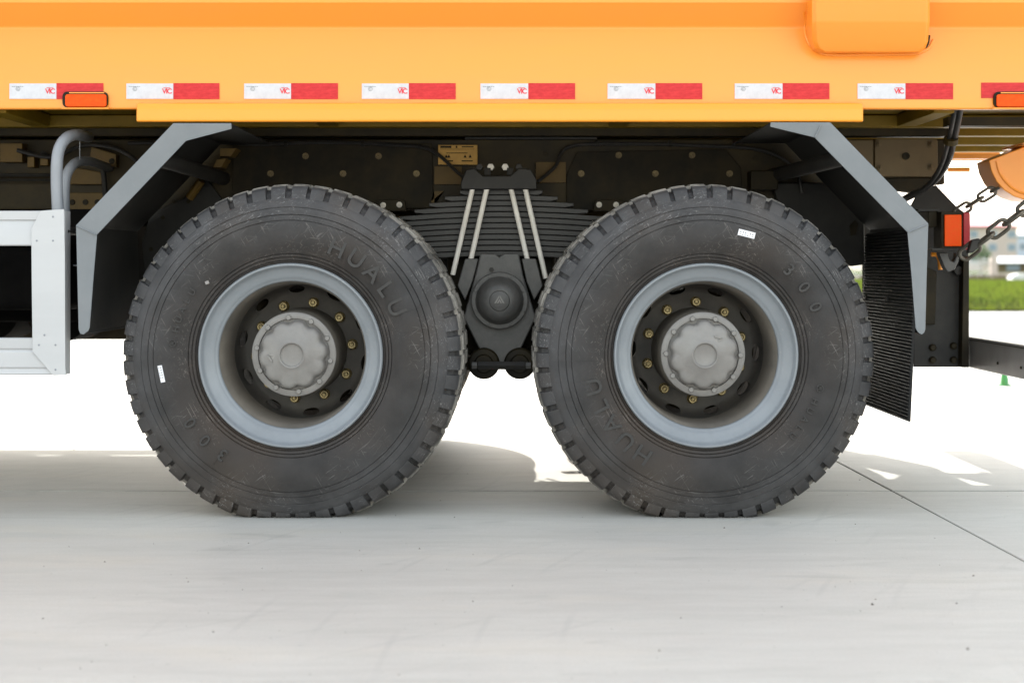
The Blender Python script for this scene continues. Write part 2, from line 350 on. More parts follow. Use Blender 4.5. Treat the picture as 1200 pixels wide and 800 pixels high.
for iy in range(-5, 7):
    MB().box(-24, 26, JY + iy * DY - .013, JY + iy * DY + .013, -.0285, -.004).build("joint_filler", M_joint, pavement, smooth=0)
for iy in range(-5, 6):
    for ix in range(-6, 6): slab(ix, iy)

# ---------------------------------------------------------------- the truck
truck = empty("dump_truck", (-0.04, YC, 0))
tag(truck, label="orange-yellow dump truck with grey-rimmed rear wheels standing on the concrete", category="truck")

# --- cargo body
YB = 5.0
prof = [(5.0, 1.326), (5.0, 1.418), (5.055, 1.599), (5.0, 1.672), (4.995, 1.76), (4.995, 2.95), (5.11, 2.95), (5.11, 1.45), (5.11, 1.37), (5.03, 1.36), (5.03, 1.326)]
body = MB().xprism(prof, -5.2, 2.35).build("body_side", M_body, truck, bevel=0.006, seg=3)
MB().xprism([(2 * YC - y, z) for y, z in prof], -5.2, 2.35).build("body_side", M_body, truck, bevel=0.006)
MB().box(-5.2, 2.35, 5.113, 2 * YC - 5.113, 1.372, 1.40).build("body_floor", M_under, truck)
MB().box(-5.26, -5.203, 5.0, 2 * YC - 5.0, 1.33, 2.95).build("front_wall", M_body, truck, bevel=0.01)
MB().box(2.353, 2.41, 5.0, 2 * YC - 5.0, 1.42, 2.95).build("tailgate", M_body, truck, bevel=0.01)
for yy in (5.62, 6.0, 6.44, 6.82):
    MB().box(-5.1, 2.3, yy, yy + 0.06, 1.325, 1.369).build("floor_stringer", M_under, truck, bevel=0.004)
for k in range(7):
    xx = -4.9 + k * 1.05
    if xx < -1.8: continue
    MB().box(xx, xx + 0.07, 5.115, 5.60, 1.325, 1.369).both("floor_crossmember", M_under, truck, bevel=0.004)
# long bright rail under the side
bar = [(4.996, Z(120.8, 4.995)), (4.966, Z(121, 4.966)), (4.957, Z(127, 4.957)), (4.955, Z(129, 4.955)), (4.955, Z(142.3, 4.955)), (4.96, Z(143, 4.96)), (4.996, Z(143, 4.98))]
rail = MB().xprism(bar, X(160, 4.96), X(1011.5, 4.96)); rail.both("side_rail", M_bar, truck, bevel=0.008, seg=3)
MB().box(X(165, 4.96), X(1005, 4.96), 4.997, 5.09, Z(139, 5), Z(128.5, 5)).both("rail_web", M_body, truck)

def surfY(py):                                 # outer face of the side at a given photo row
    z = Z(py, 5.0)
    for (ya, za), (yb, zb) in zip(prof[:5], prof[1:6]):
        if za <= z <= zb: return ya + (yb - ya) * (z - za) / (zb - za)
    return 5.0
# upright stiffener with rounded foot, and the weld lip round it
rows = [(-45, 4.900, 952, 1091), (24, 4.93, 952, 1091), (28, 4.934, 952, 1090.5), (48, 4.962, 953, 1089), (56, 4.974, 956, 1086), (61, 4.984, 963, 1080)]
def stiffener(x_off=0.0):
    m = MB(); n = len(rows); vs = []
    for (py, y, a, b) in rows:
        z = Z(py, y); xa, xb = X(a, y) + x_off, X(b, y) + x_off
        vs += [(xa, 5.07, z), (xa, y + 0.012, z), (xa + 0.012, y, z), (xb - 0.012, y, z), (xb, y + 0.012, z), (xb, 5.07, z)]
    vs = vs
    fs = []
    for i in range(n - 1):
        for k in range(5): fs.append((i * 6 + k, i * 6 + k + 1, (i + 1) * 6 + k + 1, (i + 1) * 6 + k))
        fs.append((i * 6 + 5, i * 6, (i + 1) * 6, (i + 1) * 6 + 5))
    fs += [tuple(range(6)), tuple(range((n - 1) * 6 + 5, (n - 1) * 6 - 1, -1))]
    # run the stiffener on up the side
    return m.add(vs, fs)
st = stiffener(); top = MB().box(X(952, 4.9), X(1091, 4.9), 4.90, 5.0, Z(-45, 4.90) + 0.001, 2.9)
for off in (0.0, -3.3):
    a = stiffener(off); a.both("side_stiffener", M_body, truck, bevel=0.003)
    t2 = MB(); t2.v = [v + Vector((off, 0, 0)) for v in top.v]; t2.f = list(top.f); t2.both("stiffener_post", M_body, truck, bevel=0.004)
    lip = [(942, 14), (943, 30), (945, 44), (951, 55), (961, 62), (975, 64.5), (1020, 64.3), (1068, 63.5), (1080, 61), (1089, 56), (1094, 47)]
    lp = [Vector((X(a_, surfY(b_)) + off, surfY(b_) - 0.001, Z(b_, surfY(b_)))) for a_, b_ in lip]
    MB().tube(smoothpath(lp, 4), 0.005, 8).both("weld_lip", M_body, truck)
    lp2 = [Vector((X(a_, surfY(b_)) + off, surfY(b_) - 0.0005, Z(b_, surfY(b_)))) for a_, b_ in ((951, 34), (953, 46), (957, 55))]  # black beads standing in for the shadow in the open gaps
    MB().tube(smoothpath(lp2, 4), 0.0035, 6).build("gap_shadow", M_black, truck)
    lp2 = [Vector((X(a_, surfY(b_)) + off, surfY(b_) - 0.0005, Z(b_, surfY(b_)))) for a_, b_ in ((1089, 42), (1087.5, 51), (1084.5, 57))]
    MB().tube(smoothpath(lp2, 4), 0.0035, 6).build("gap_shadow", M_black, truck)

# --- red and white reflective tapes with their print
def box_px(m, a, b, c, d, y0, y1): return m.box(X(a, y0), X(b, y0), y0, y1, Z(d, y0), Z(c, y0))
def text_px(m, s, px, py, size, y, ext=0.0003, space=1.0):
    vs, fs = glyph(s, size, ext, space); c = P(px, py, y); return m.add([Vector(v) + c for v in vs], fs)
tapes = [(11, 66, 121), (148, 203, 257), (286, 341, 396), (424, 479, 534), (563, 619, 674), (712, 768, 823), (861, 917, 972), (1005, 1061, 1117)]
yt = 4.9975
for (a, b, c) in tapes:
    w = box_px(MB(), a, b, 98, 116, yt, yt + 0.002).build("reflective_tape", M_white, truck)
    box_px(MB(), b + 0.15, c, 97.6, 116.3, yt - 0.0002, yt + 0.002).build("red_panel", M_red, w)
    text_px(MB(), "VIC", b - 7.2, 107.3, 0.023, yt - 0.0004, space=0.82).build("printed_logo", M_logo, w, smooth=0)
    box_px(MB(), b - 11.5, b - 3.5, 102.8, 103.5, yt - 0.0006, yt).build("print_line", M_logo, w, smooth=0)
    text_px(MB(), "------", a + 9.5, 101.0, 0.020, yt - 0.0004).build("small_print", M_grey, w, smooth=0)
    text_px(MB(), "©", a + 10, 104.8, 0.019, yt - 0.0004).build("certification_mark", M_grey, w, smooth=0)
w = box_px(MB(), 1150, 1206, 97, 115, yt, yt + 0.002).build("reflective_tape", M_red, truck); w['label'] = "red reflective tape end piece"
# side marker lamps let into the lower edge
def rrect(a, b, c, d, r, n=5):
    pts = []
    for (cx, cy, s) in ((b - r, c + r, -90), (b - r, d - r, 0), (a + r, d - r, 90), (a + r, c + r, 180)):
        for k in range(n + 1):
            t = math.radians(s + 90 * k / n); pts.append((cx + r * math.cos(t), cy + r * math.sin(t)))
    return pts
for (a, b) in ((73, 126), (1165, 1216)):
    h = MB().px_prism(rrect(a, b, 107.5, 125.8, 5.5), 4.988, 5.028).build("marker_lamp", M_black, truck, bevel=0.001)
    MB().px_prism(rrect(a + 3.2, b - 1.6, 110.6, 125.2, 3), 4.980, 4.9875).build("lamp_lens", M_amber, h, bevel=0.002)
    box_px(MB(), a + 8, b - 4, 108.3, 109.6, 4.984, 4.9878).build("lamp_visor", M_body, h)
    box_px(MB(), a - 1, b + 1, 126.2, 127.8, 4.978, 4.999).build("lamp_sill", M_bar, h, bevel=0.001)

# --- wheels
NB = 52
half = [(.284, .035, .284, .035), (.2935, .012, .2935, .012), (.300, .006, .300, .006), (.306, .000, .306, .000), (.3085, .0035, .3085, .0035), (.311, -.002, .311, -.002),
        (.317, -.005, .317, -.005), (.3195, -.002, .3195, -.002), (.322, -.0075, .322, -.0075), (.328, -.0095, .328, -.0095), (.330, -.007, .330, -.007), (.332, -.012, .332, -.012),
        (.350, -.0235, .350, -.0235), (.375, -.032, .375, -.032), (.400, -.036, .400, -.036), (.425, -.0355, .425, -.0355), (.4365, -.0335, .4365, -.0335),
        (.438, -.0305, .438, -.0305), (.4400, -.0325, .4400, -.0325), (.4545, -.0295, .4545, -.0295), (.456, -.0262, .456, -.0262), (.4585, -.029, .4585, -.029),
        (.470, -.0255, .470, -.0255), (.479, -.0215, .479, -.0215), (.4803, -.0188, .4803, -.0188), (.4825, -.0205, .4825, -.0205), (.497, -.0125, .497, -.0125),
        (.5085, -.0055, .5085, -.0055), (.5105, -.0030, .5120, .000), (.5135, -.0025, .5135, .009), (.530, .0075, .5190, .018), (.541, .0135, .5290, .024), (.5465, .0205, .5340, .032),
        (.552, .035, .5370, .045), (.557, .058, .5430, .060), (.546, .0625, .5430, .0625), (.546, .0725, .546, .0725), (.5605, .0775, .556, .0775), (.562, .118, .557, .118), (.550, .1225, .550, .1225)]
WC = 0.130
full = half + [(a, 2 * WC - b, c, 2 * WC - d) for a, b, c, d in half[::-1]]
def tyre_mb(c, phase, flat=True, zig=True):
    c = Vector(c); m = MB(); cols = []
    P1 = 2 * PI / NB; rnd = random.Random(3)
    for k in range(NB):
        a0 = k * P1 + rnd.uniform(-.006, .006)
        nw = 0.0155 / 0.545 * rnd.uniform(.9, 1.12)
        for t, q in ((0, 1), (nw * .5, 1), (nw, 1), (nw + .0022, 0), (nw + (P1 - nw) * .5, 0), (P1 - .0044, 0)):
            cols.append((a0 + t + phase, q, k))
    n = len(cols); np_ = len(full)
    for (a, q, k) in cols:
        for i, (r, y, r2, y2) in enumerate(full):
            R, YY = (r2, y2) if q else (r, y)
            if zig and 34 <= i < len(full) - 34: YY += 0.004 * (1 if k % 2 else -1) * (1 if not q else 0)
            v = c + Vector((R * math.cos(a), YY, R * math.sin(a)))
            if flat and v.z < 0.055:                      # weight on the tyre: contact patch and a slight bulge
                s = max(0.0, min(1.0, (0.055 - v.z) / 0.09))
                v.y += (-0.012 if YY < WC else 0.012) * s * (abs(YY - WC) > .09)
            if flat and v.z < 0.003: v.z = 0.003 + 0.0 * v.z
            m.v.append(v)
    for k in range(n):
        k2 = (k + 1) % n
        for i in range(np_ - 1):
            m.f.append((k * np_ + i, k * np_ + i + 1, k2 * np_ + i + 1, k2 * np_ + i))
    return m
def sub_ico(r): return r

def disc_mesh(c, rot):
    prof_d = [(.2286, .262), (.2262, .285), (.2200, .310), (.2110, .327), (.198, .336), (.120, .336), (.120, .346), (.205, .346), (.222, .340), (.234, .320), (.236, .262)]
    m = MB().lathe(prof_d, c, 120, closed=True)
    o = m.build("wheel_disc_tmp", M_disc, None, origin=Vector(c))
    cut = MB()
    for k in range(10):
        a = rot + math.radians(18 + 36 * k)
        ctr = Vector(c) + Vector((.2135 * math.cos(a), 0, .2135 * math.sin(a)))
        rad = Vector((math.cos(a), 0, math.sin(a))); tan = Vector((-math.sin(a), 0, math.cos(a)))
        pts = [ctr + tan * .029 * math.cos(2 * PI * j / 20) + rad * .0125 * math.sin(2 * PI * j / 20) for j in range(20)]
        cut.prism([(p.x, p.z) for p in pts], c[1] + .25, c[1] + .37)
    co = cut.build("cut_tmp", M_disc, None, origin=Vector(c))
    b = o.modifiers.new('b', 'BOOLEAN'); b.object = co; b.operation = 'DIFFERENCE'; b.solver = 'EXACT'
    dg = bpy.context.evaluated_depsgraph_get(); me = bpy.data.meshes.new_from_object(o.evaluated_get(dg))
    bpy.data.objects.remove(o); bpy.data.objects.remove(co)
    me.set_sharp_from_angle(angle=math.radians(35)); me.name = "wheel_disc"
    return me

def lettering(c, base, w):
    """raised characters round the sidewall; angles measured counter-clockwise in the picture for the left wheel"""
    def put(ch, deg, r, size, y):
        a = math.radians(deg) + base; t = a - PI / 2
        vs, fs = glyph(ch, size, 0.0022); q = Vector(c) + Vector((r * math.cos(a), y, r * math.sin(a)))
        m = MB().add([q + Vector((v[0] * math.cos(t) - v[2] * math.sin(t), v[1], v[0] * math.sin(t) + v[2] * math.cos(t))) for v in vs], fs)
        m.build("raised_letter", M_letter, w, smooth=0)
    for ch, d in zip("HUALU", (66, 55.4, 44.8, 34.8, 24.4)): put(ch, d, .378, .078, -.0350)
    for ch, d in zip("300", (236, 225, 214)): put(ch, d, .381, .056, -.0385)
    put("®", 173.5, .376, .032, -.0350)
    for k, ch in enumerate("HUALU"): put(ch, 166.5 - k * 5.0, .374, .030, -.0350)

CXL, CXR, CZ = -0.719, 0.630, 0.527
proto = {}
def make_wheel(cx, y_face, tyre_rot, hub_rot, near_label):
    c = Vector((cx, y_face, CZ))
    w = empty("wheel", c, truck)
    if near_label: w['label'] = near_label
    ty = tyre_mb(c, tyre_rot).build("tyre", M_rubber, w, smooth=32, origin=c)
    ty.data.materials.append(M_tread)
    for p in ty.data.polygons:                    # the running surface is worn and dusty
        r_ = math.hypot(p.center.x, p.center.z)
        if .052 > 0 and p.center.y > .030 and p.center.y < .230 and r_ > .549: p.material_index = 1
    lettering(c, tyre_rot, w)
    for dg in (191.5, 11.5):                      # moulding line across the sidewall
        a = math.radians(dg) + tyre_rot; u = Vector((math.cos(a), 0, math.sin(a)))
        pr = [(r, y) for r, y, *_ in half if .331 < r < .51 and not (r in (.438, .456, .4803))][:-1]
        MB().tube([c + u * r + Vector((0, y + .0004, 0)) for r, y in pr], .0011, 6).build("mould_line", M_rubber, w, origin=c)
    if 'rim' not in proto:
        rim = [(.2990, .006), (.3005, .0015), (.2995, -.0035), (.2965, -.0065), (.2925, -.0065), (.2895, -.003), (.2875, .004), (.2845, .0105), (.278, .0165), (.262, .0245),
               (.2545, .0275), (.2515, .031), (.2475, .0345), (.2440, .036), (.2415, .040), (.2400, .052), (.2475, .052), (.255, .040), (.279, .034), (.290, .030), (.294, .016)]
        proto['rim'] = MB().lathe(rim, c, 128, closed=True).mesh("rim", M_rim, c, 40)
        brl = [(.2400, .046), (.2385, .055), (.2345, .075), (.2325, .13), (.2300, .19), (.2290, .235), (.2288, .32), (.236, .32), (.236, .235), (.2395, .13), (.2445, .075), (.2452, .055)]
        proto['barrel'] = MB().lathe(brl, c, 128, closed=True).mesh("rim_barrel", M_barrel, c, 40)
        proto['disc'] = disc_mesh(c, 0.0)
        # hub: drum, bolted flange, scalloped cap
        drum = [(.02, .085), (.1165, .0845), (.1185, .0755), (.131, .0745), (.1385, .079), (.1395, .090), (.1385, .100), (.1370, .106), (.1300, .108), (.02, .108)]
        proto['shell'] = MB().lathe([(.02, .1065), (.1375, .1065), (.1420, .115), (.1450, .15), (.1480, .335), (.02, .335)], c, 96).mesh('hub_shell', M_shell, c, 40)
        proto['drum'] = MB().lathe(drum, c, 96).mesh("hub_drum", M_hub, c, 40)
        lob = lambda i, a, r: r * (1 + (0.048 if r > .089 else 0.0) * (-math.cos(10 * (a - math.radians(25.9))) - 0.22 * math.cos(20 * (a - math.radians(25.9)))))
        cap = [(.0001, .0330), (.030, .0330), (.0355, .0315), (.0375, .0255), (.0390, .0222), (.0420, .0215), (.046, .0250), (.060, .0285), (.080, .0365), (.090, .0390), (.0985, .0420), (.1040, .0465), (.1072, .0530), (.1085, .0640), (.1092, .0750), (.1105, .0790), (.1120, .0800), (.1120, .084), (.02, .080)]
        proto['cap'] = MB().lathe(cap, c, 160, rf=lob).mesh("hub_cap", M_hub, c, 50)
        # emblem: small three-pointed outline
        e = MB(); ec = c + Vector((-.067, .0325, -.006)); t_ = 1.05
        for poly in ([(-.015, -.009), (-.009, -.009), (-.001, .006), (-.001, .015)], [(.015, -.009), (.001, .015), (.001, .006), (.009, -.009)], [(-.006, -.009), (.006, -.009), (0, .002)]):
            pr = [(ec.x + p * math.cos(t_) - q * math.sin(t_), ec.z + p * math.sin(t_) + q * math.cos(t_)) for p, q in poly]
            e.prism(pr, ec.y - .0042, ec.y + .004)
        proto['emblem'] = e.mesh("emblem", M_hub, c, 0)
        # flange bolt, wheel nut (with stud), valve stem, balance strip - each about its own centre
        b = MB().lathe([(.0001, -.0085), (.0072, -.0085), (.0088, -.0060), (.0095, .002), (.0001, .002)], (0, 0, 0), 14); proto['fbolt'] = b.mesh("flange_bolt", M_hub, Vector((0, 0, 0)), 40)
        nt = MB().lathe([(.0001, -.026), (.0050, -.026), (.0058, -.024), (.0060, -.010), (.0088, -.010)], (0, 0, 0), 16)
        nt.lathe([(.0088, -.0095), (.0092, -.0225), (.0128, -.0228), (.0142, -.0200), (.0146, -.0045), (.0150, -.002), (.0182, -.0035), (.0192, .001), (.0090, .001)], (0, 0, 0), 24, rf=lambda i, a, r: r * (1.0 - (.06 * (0.5 + 0.5 * math.cos(6 * a)) if .0135 < r < .0165 else 0)))
        proto['nut'] = nt.mesh("wheel_nut", M_nut, Vector((0, 0, 0)), 30)
        vs_ = MB().tube([(0, 0, 0), (0, -.03, 0.001), (0.0005, -.062, 0.001)], .0032, 10); proto['valve'] = vs_.mesh("valve_stem", M_rod, Vector((0, 0, 0)), 30)
    def inst(key, name, loc, rot=0.0):
        o = bpy.data.objects.new(name, proto[key]); COL.objects.link(o); o.parent = w
        o.location = Vector(loc) - c; o.rotation_euler = (0, -rot, 0); WORLD[o.name] = Vector(loc); return o
    rm = inst('rim', "rim", c); inst('barrel', "rim_barrel", c)
    inst('disc', "wheel_disc", c, hub_rot + math.radians(6.9)); inst('drum', "hub_flange", c, hub_rot); inst('shell', "hub_shell", c); inst('cap', "hub_cap", c, hub_rot); inst('emblem', "emblem", c, hub_rot)
    for k in range(10):
        a = hub_rot + math.radians(25.9 + 36 * k)
        inst('fbolt', "flange_bolt", c + Vector((.1225 * math.cos(a), .0755, .1225 * math.sin(a))), k)
        a = hub_rot + math.radians(6.9 + 36 * k)
        inst('nut', "wheel_nut", c + Vector((.1675 * math.cos(a), .3355, .1675 * math.sin(a))), k * 1.7)
    return w
wl_ = make_wheel(CXL, 5.0, 0.0, 0.0, "left of the two outer wheels")
wr_ = make_wheel(CXR, 5.0, math.radians(170.6), math.radians(225.0), "right of the two outer wheels")
def rotY(w, loc):  # child helper for small things on the wheel
    return loc
for w, cx, px, py, ang in ((wl_, CXL, 264, 403, 0.0), (wr_, CXR, 888, 460, -0.55)):
    yb = 5.17
    base = Vector((X(px, yb), yb, Z(py, yb)))
    p0 = base + Vector((0, 0, -.028)); p1 = base + Vector((-math.sin(ang) * .05, 0, .022))
    m = MB().tube([p0, (p0 + p1) / 2, p1], .0028, 8); m.build("valve_stem", M_rod, w)
# paper labels on the tyres
def paper(px, py, wd, ht, ang, w, name="paper_label"):
    y = 4.9605; c = P(px, py, y); ca, sa = math.cos(ang), math.sin(ang)
    pts = [(c.x + a * wd / 2 * ca - b * ht / 2 * sa, c.z + a * wd / 2 * sa + b * ht / 2 * ca) for a, b in ((-1, -1), (1, -1), (1, 1), (-1, 1))]
    o = MB().prism(pts, y, y + .006).build(name, M_paper, w)
    for k in range(6):
        u = (-.36 + .145 * k) * wd
        for v, hh in ((.12, .26), (-.28, .14)):
            q = [(c.x + (u + a * .03 * wd) * ca - (v * ht + b * hh * ht / 2) * sa, c.z + (u + a * .03 * wd) * sa + (v * ht + b * hh * ht / 2) * ca) for a, b in ((-1, -1), (1, -1), (1, 1), (-1, 1))]
            if random.random() < .75: MB().prism(q, y - .0004, y + .0008).build("printed_mark", M_grey, w, smooth=0)
    return o
paper(189, 438, .055, .014, math.radians(-78), wl_)
paper(875, 274, .055, .020, math.radians(-14), wr_)
paper(242.5, 331, .012, .010, math.radians(20), wl_, "torn_label").data.materials[0] = M_beam
# inner duals near side, and both wheels of each pair on the far side
def copy_wheel(w, loc, rz=0.0, keep=('tyre', 'rim', 'rim_barrel', 'wheel_disc')):
    c = w.copy(); COL.objects.link(c); c.parent = truck; c.location = Vector(loc) - wpos(truck); c.rotation_euler = (0, 0, rz); WORLD[c.name] = Vector(loc)
    for k in ('label',):
        if k in c.keys(): del c[k]
    for ch in list(w.children):
        if ch.name.split('.')[0] in keep:
            d = ch.copy(); COL.objects.link(d); d.parent = c
    return c
for w, cx in ((wl_, CXL), (wr_, CXR)):
    MB().lathe([(.02, .362), (.205, .362), (.212, .37), (.215, .58), (.02, .58)], (cx, 5.0, CZ), 48).both("blackout_drum", M_black, truck)  # dark drum added behind the discs so the hand holes read black
    copy_wheel(w, (cx, 5.335, CZ), 0, ('tyre', 'rim'))
    copy_wheel(w, (cx, 2 * YC - 5.335, CZ), PI, ('tyre', 'rim'))
    copy_wheel(w, (cx, 2 * YC - 5.0, CZ), PI, ('tyre', 'rim', 'rim_barrel', 'wheel_disc', 'hub_drum', 'hub_cap'))
    MB().tube([(cx, 5.34, CZ), (cx, 6.0, CZ), (cx, 2 * YC - 5.34, CZ)], .082, 20).build("axle_casing", M_black, truck)
    d = MB().lathe([(.02, -.17), (.10, -.165), (.17, -.12), (.215, -.04), (.215, .04), (.17, .12), (.10, .165), (.02, .17)], (cx, YC, CZ), 40)
    for v in d.v: v.z = CZ + (v.z - CZ) * 0.95
    d.build("axle_bowl", M_black, truck)
    MB().box(cx - .12, cx + .12, 5.62, 5.72, .56, .70).both("brake_chamber", M_black, truck, bevel=.03, seg=3)

# --- mudguards
def mudguard(O, I, yf=4.95, depth=.80):
    n = len(O); fl = MB(); t = .005
    o = [P(a, b, yf) for a, b in O]; i_ = [P(a, b, yf) + Vector((0, .006, 0)) for a, b in I]
    vs = o + i_ + [v + Vector((0, t, 0)) for v in o] + [v + Vector((0, t, 0)) for v in i_]
    fs = []
    for k in range(n - 1):
        fs += [(k, k + 1, n + k + 1, n + k), (2 * n + k, 3 * n + k, 3 * n + k + 1, 2 * n + k + 1),
               (k, 2 * n + k, 2 * n + k + 1, k + 1), (n + k, n + k + 1, 3 * n + k + 1, 3 * n + k)]
    fs += [(0, n, 3 * n, 2 * n), (n - 1, 3 * n - 1, 4 * n - 1, 2 * n - 1)]
    fl.add(vs, fs); A = fl.both("mudguard_flange", M_fend, truck, bevel=.0015)
    # the curved sheet behind the flange
    cx = sum(v.x for v in o) / n; cz = sum(v.z for v in o) / n
    inn = []
    for k in range(n):
        a = o[max(k - 1, 0)]; b = o[min(k + 1, n - 1)]; d = (b - a).normalized(); nr = Vector((-d.z, 0, d.x))
        if (i_[k] - o[k]).dot(nr) < 0: nr = -nr
        inn.append(o[k] + nr * .004)
    vs = [v + Vector((0, t + .001, 0)) for v in o] + [v + Vector((0, t + .001, 0)) for v in inn] + [v + Vector((0, depth, 0)) for v in o] + [v + Vector((0, depth, 0)) for v in inn]
    MB().add(vs, fs_sheet(n)).both("mudguard_sheet", M_liner, truck)
    return o, i_
def fs_sheet(n):
    fs = []
    for k in range(n - 1):
        fs += [(k, k + 1, n + k + 1, n + k), (2 * n + k, 3 * n + k, 3 * n + k + 1, 2 * n + k + 1),
               (k, 2 * n + k, 2 * n + k + 1, k + 1), (n + k, n + k + 1, 3 * n + k + 1, 3 * n + k)]
    return fs + [(0, n, 3 * n, 2 * n), (n - 1, 3 * n - 1, 4 * n - 1, 2 * n - 1)]
OL = [(271, 144.5), (203, 144.5), (89, 264), (90.5, 325), (92, 386), (94, 391), (98, 392)]
IL = [(271, 151), (217.5, 165), (113, 275), (108.5, 330), (104.5, 384), (102.5, 388), (99.5, 390)]
mudguard(OL, IL)
OR = [(903, 143.5), (973, 143.5), (1088, 262), (1086, 325), (1084.5, 386), (1083, 390), (1080, 392)]
IR = [(903, 148.5), (955, 161), (1064, 272), (1069, 325), (1073.5, 384), (1075.5, 388), (1078, 390.5)]
mudguard(OR, IR)
# raised seams where the flange is folded
def seam(p, q, y=4.949): MB().tube([P(*p, y), (P(*p, y) + P(*q, y)) / 2, P(*q, y)], .0022, 6).both("fold_seam", M_fend, truck)
seam((89.5, 264.5), (113, 275.2)); seam((1087.5, 262.5), (1064, 272.2)); seam((955.2, 161), (962, 147))
# support tubes from the chassis to the mudguards
MB().tube([P(184, 186, 4.99), P(202, 191, 5.15), P(222, 197, 5.35), P(262, 209, 5.80)], .026, 14).both("support_tube", M_dark, truck)
MB().tube([P(993, 184, 4.99), P(974, 189, 5.15), P(950, 195, 5.35), P(905, 206, 5.80)], .026, 14).both("support_tube", M_dark, truck)
# ribbed rubber flap behind the right wheel
fx0, zt, zb = X(1076, 4.96), Z(268, 4.96), Z(494, 4.96)
fl = MB(); nr = 56; vs = []
def flapx(z, u): return fx0 - .03 * ((zt - z) / (zt - zb)) * (1 if True else 0) 
for k in range(nr * 4 + 1):
    t = k / (nr * 4); z = zt + (zb - zt) * t; q = (0, .0045, .0065, .0045)[k % 4]
    for j, yy in enumerate((4.962, 4.975, 5.1, 5.3, 5.5, 5.68)):
        u = (yy - 4.962) / .72
        vs.append((flapx(z, u) - q - .0, yy, z + .035 * 0))
for k in range(nr * 4 + 1):
    t = k / (nr * 4); z = zt + (zb - zt) * t
    for j, yy in enumerate((4.962, 4.975, 5.1, 5.3, 5.5, 5.68)):
        vs.append((flapx(z, (yy - 4.962) / .72) + .006, yy, z))
n1 = nr * 4 + 1; fs = []
for k in range(n1 - 1):
    for j in range(5):
        fs.append((k * 6 + j, k * 6 + j + 1, (k + 1) * 6 + j + 1, (k + 1) * 6 + j)); o_ = n1 * 6
        fs.append((o_ + k * 6 + j, o_ + (k + 1) * 6 + j, o_ + (k + 1) * 6 + j + 1, o_ + k * 6 + j + 1))
    for j in (0, 5): fs.append((k * 6 + j, (k + 1) * 6 + j, o_ + (k + 1) * 6 + j, o_ + k * 6 + j))
fs.append(tuple([(n1 - 1) * 6 + j for j in range(6)] + [o_ + (n1 - 1) * 6 + j for j in range(5, -1, -1)]))
fl.add(vs, fs); fl.both("mud_flap", M_flap, truck, smooth=20)
for (a, b) in ((1021, 348), (1046, 350)):
    yy = X(1076, 4.96) / ((a - 600) / KF); MB().tube([(fx0 - .022, yy, Z(b, yy)), (fx0 - .012, yy, Z(b, yy))], .010, 10).build("flap_bolt", M_dark, truck)

# --- chassis
xr = 1.63
MB().prism([(-5.2, 1.03), (1.15, 1.03), (1.36, 1.125), (xr, 1.125), (xr, 1.296), (-5.2, 1.296)], 5.80, 5.87).both("chassis_rail", M_frame, truck, bevel=.006)
MB().box(-5.2, xr + .02, 5.795, 5.875, 1.306, 1.36).both("subframe_rail", M_frame, truck, bevel=.004)
for xx in (-4.6, -3.6, -2.5, -1.4, -.45, .35, 1.3): MB().box(xx, xx + .12, 5.872, 2 * YC - 5.872, 1.06, 1.27).build("crossmember", M_black, truck, bevel=.006)
MB().box(-4.9, 1.2, 5.98, 6.46, 1.20, 1.30).build("cable_duct", M_black, truck)
MB().tube([(-4.9, YC, .95), (-2.0, YC, .92), (CXL - .1, YC, .62)], .055, 16).build("drive_shaft", M_black, truck)
MB().px_prism([(272, 168), (506, 168), (508, 244), (272, 244)], 5.786, 5.799).build("reinforcement_plate", M_black, truck, bevel=.002)
MB().px_prism([(664, 205), (676, 178), (850, 175), (868, 196), (872, 246), (664, 246)], 5.786, 5.799).build("reinforcement_plate", M_black, truck, bevel=.002)
def bolt(px, py, y, r=.0092, m=M_bolt, parent=truck, h=.014):
    c = P(px, py, y)
    b = MB().lathe([(.0001, -h), (r * .5, -h), (r * .55, -h * .6), (r * .95, -h * .6), (r, -h * .5), (r, -.003), (r * 1.35, -.003), (r * 1.35, .0005), (.0001, .0005)], c, 12, rf=lambda i, a, q: q * (1 - .07 * math.cos(6 * a)) if abs(q - r) < r * .12 else q)
    return b.build("frame_bolt", m, parent, smooth=35)
for (a, b) in ((358, 183), (443.5, 183), (317, 203.5), (402, 203.5), (488, 203.5), (725, 182), (811, 182), (681, 203.5), (768, 203.5), (855, 203.5)): bolt(a, b, 5.785)
for (a, b) in ((449, 240.5), (468, 240), (702, 240), (722, 240)): bolt(a, b, 5.735, .008, M_rod)
MB().px_prism([(443, 234), (474, 234), (476, 247), (441, 247)], 5.737, 5.785).build("stop_bracket", M_black, truck, bevel=.003)
MB().px_prism([(697, 234), (730, 234), (732, 247), (695, 247)], 5.737, 5.785).build("stop_bracket", M_black, truck, bevel=.003)
MB().px_prism([(509, 195), (541, 195), (541, 216), (509, 216)], 5.78, 5.799).build("ochre_patch", M_ochre, truck)
MB().px_prism([(628, 190), (663, 190), (663, 214), (628, 214)], 5.78, 5.799).build("ochre_patch", M_ochre, truck)
MB().px_prism([(509, 224), (520, 224), (505, 236), (509, 240)], 5.78, 5.799).build("ochre_patch", M_ochre, truck)
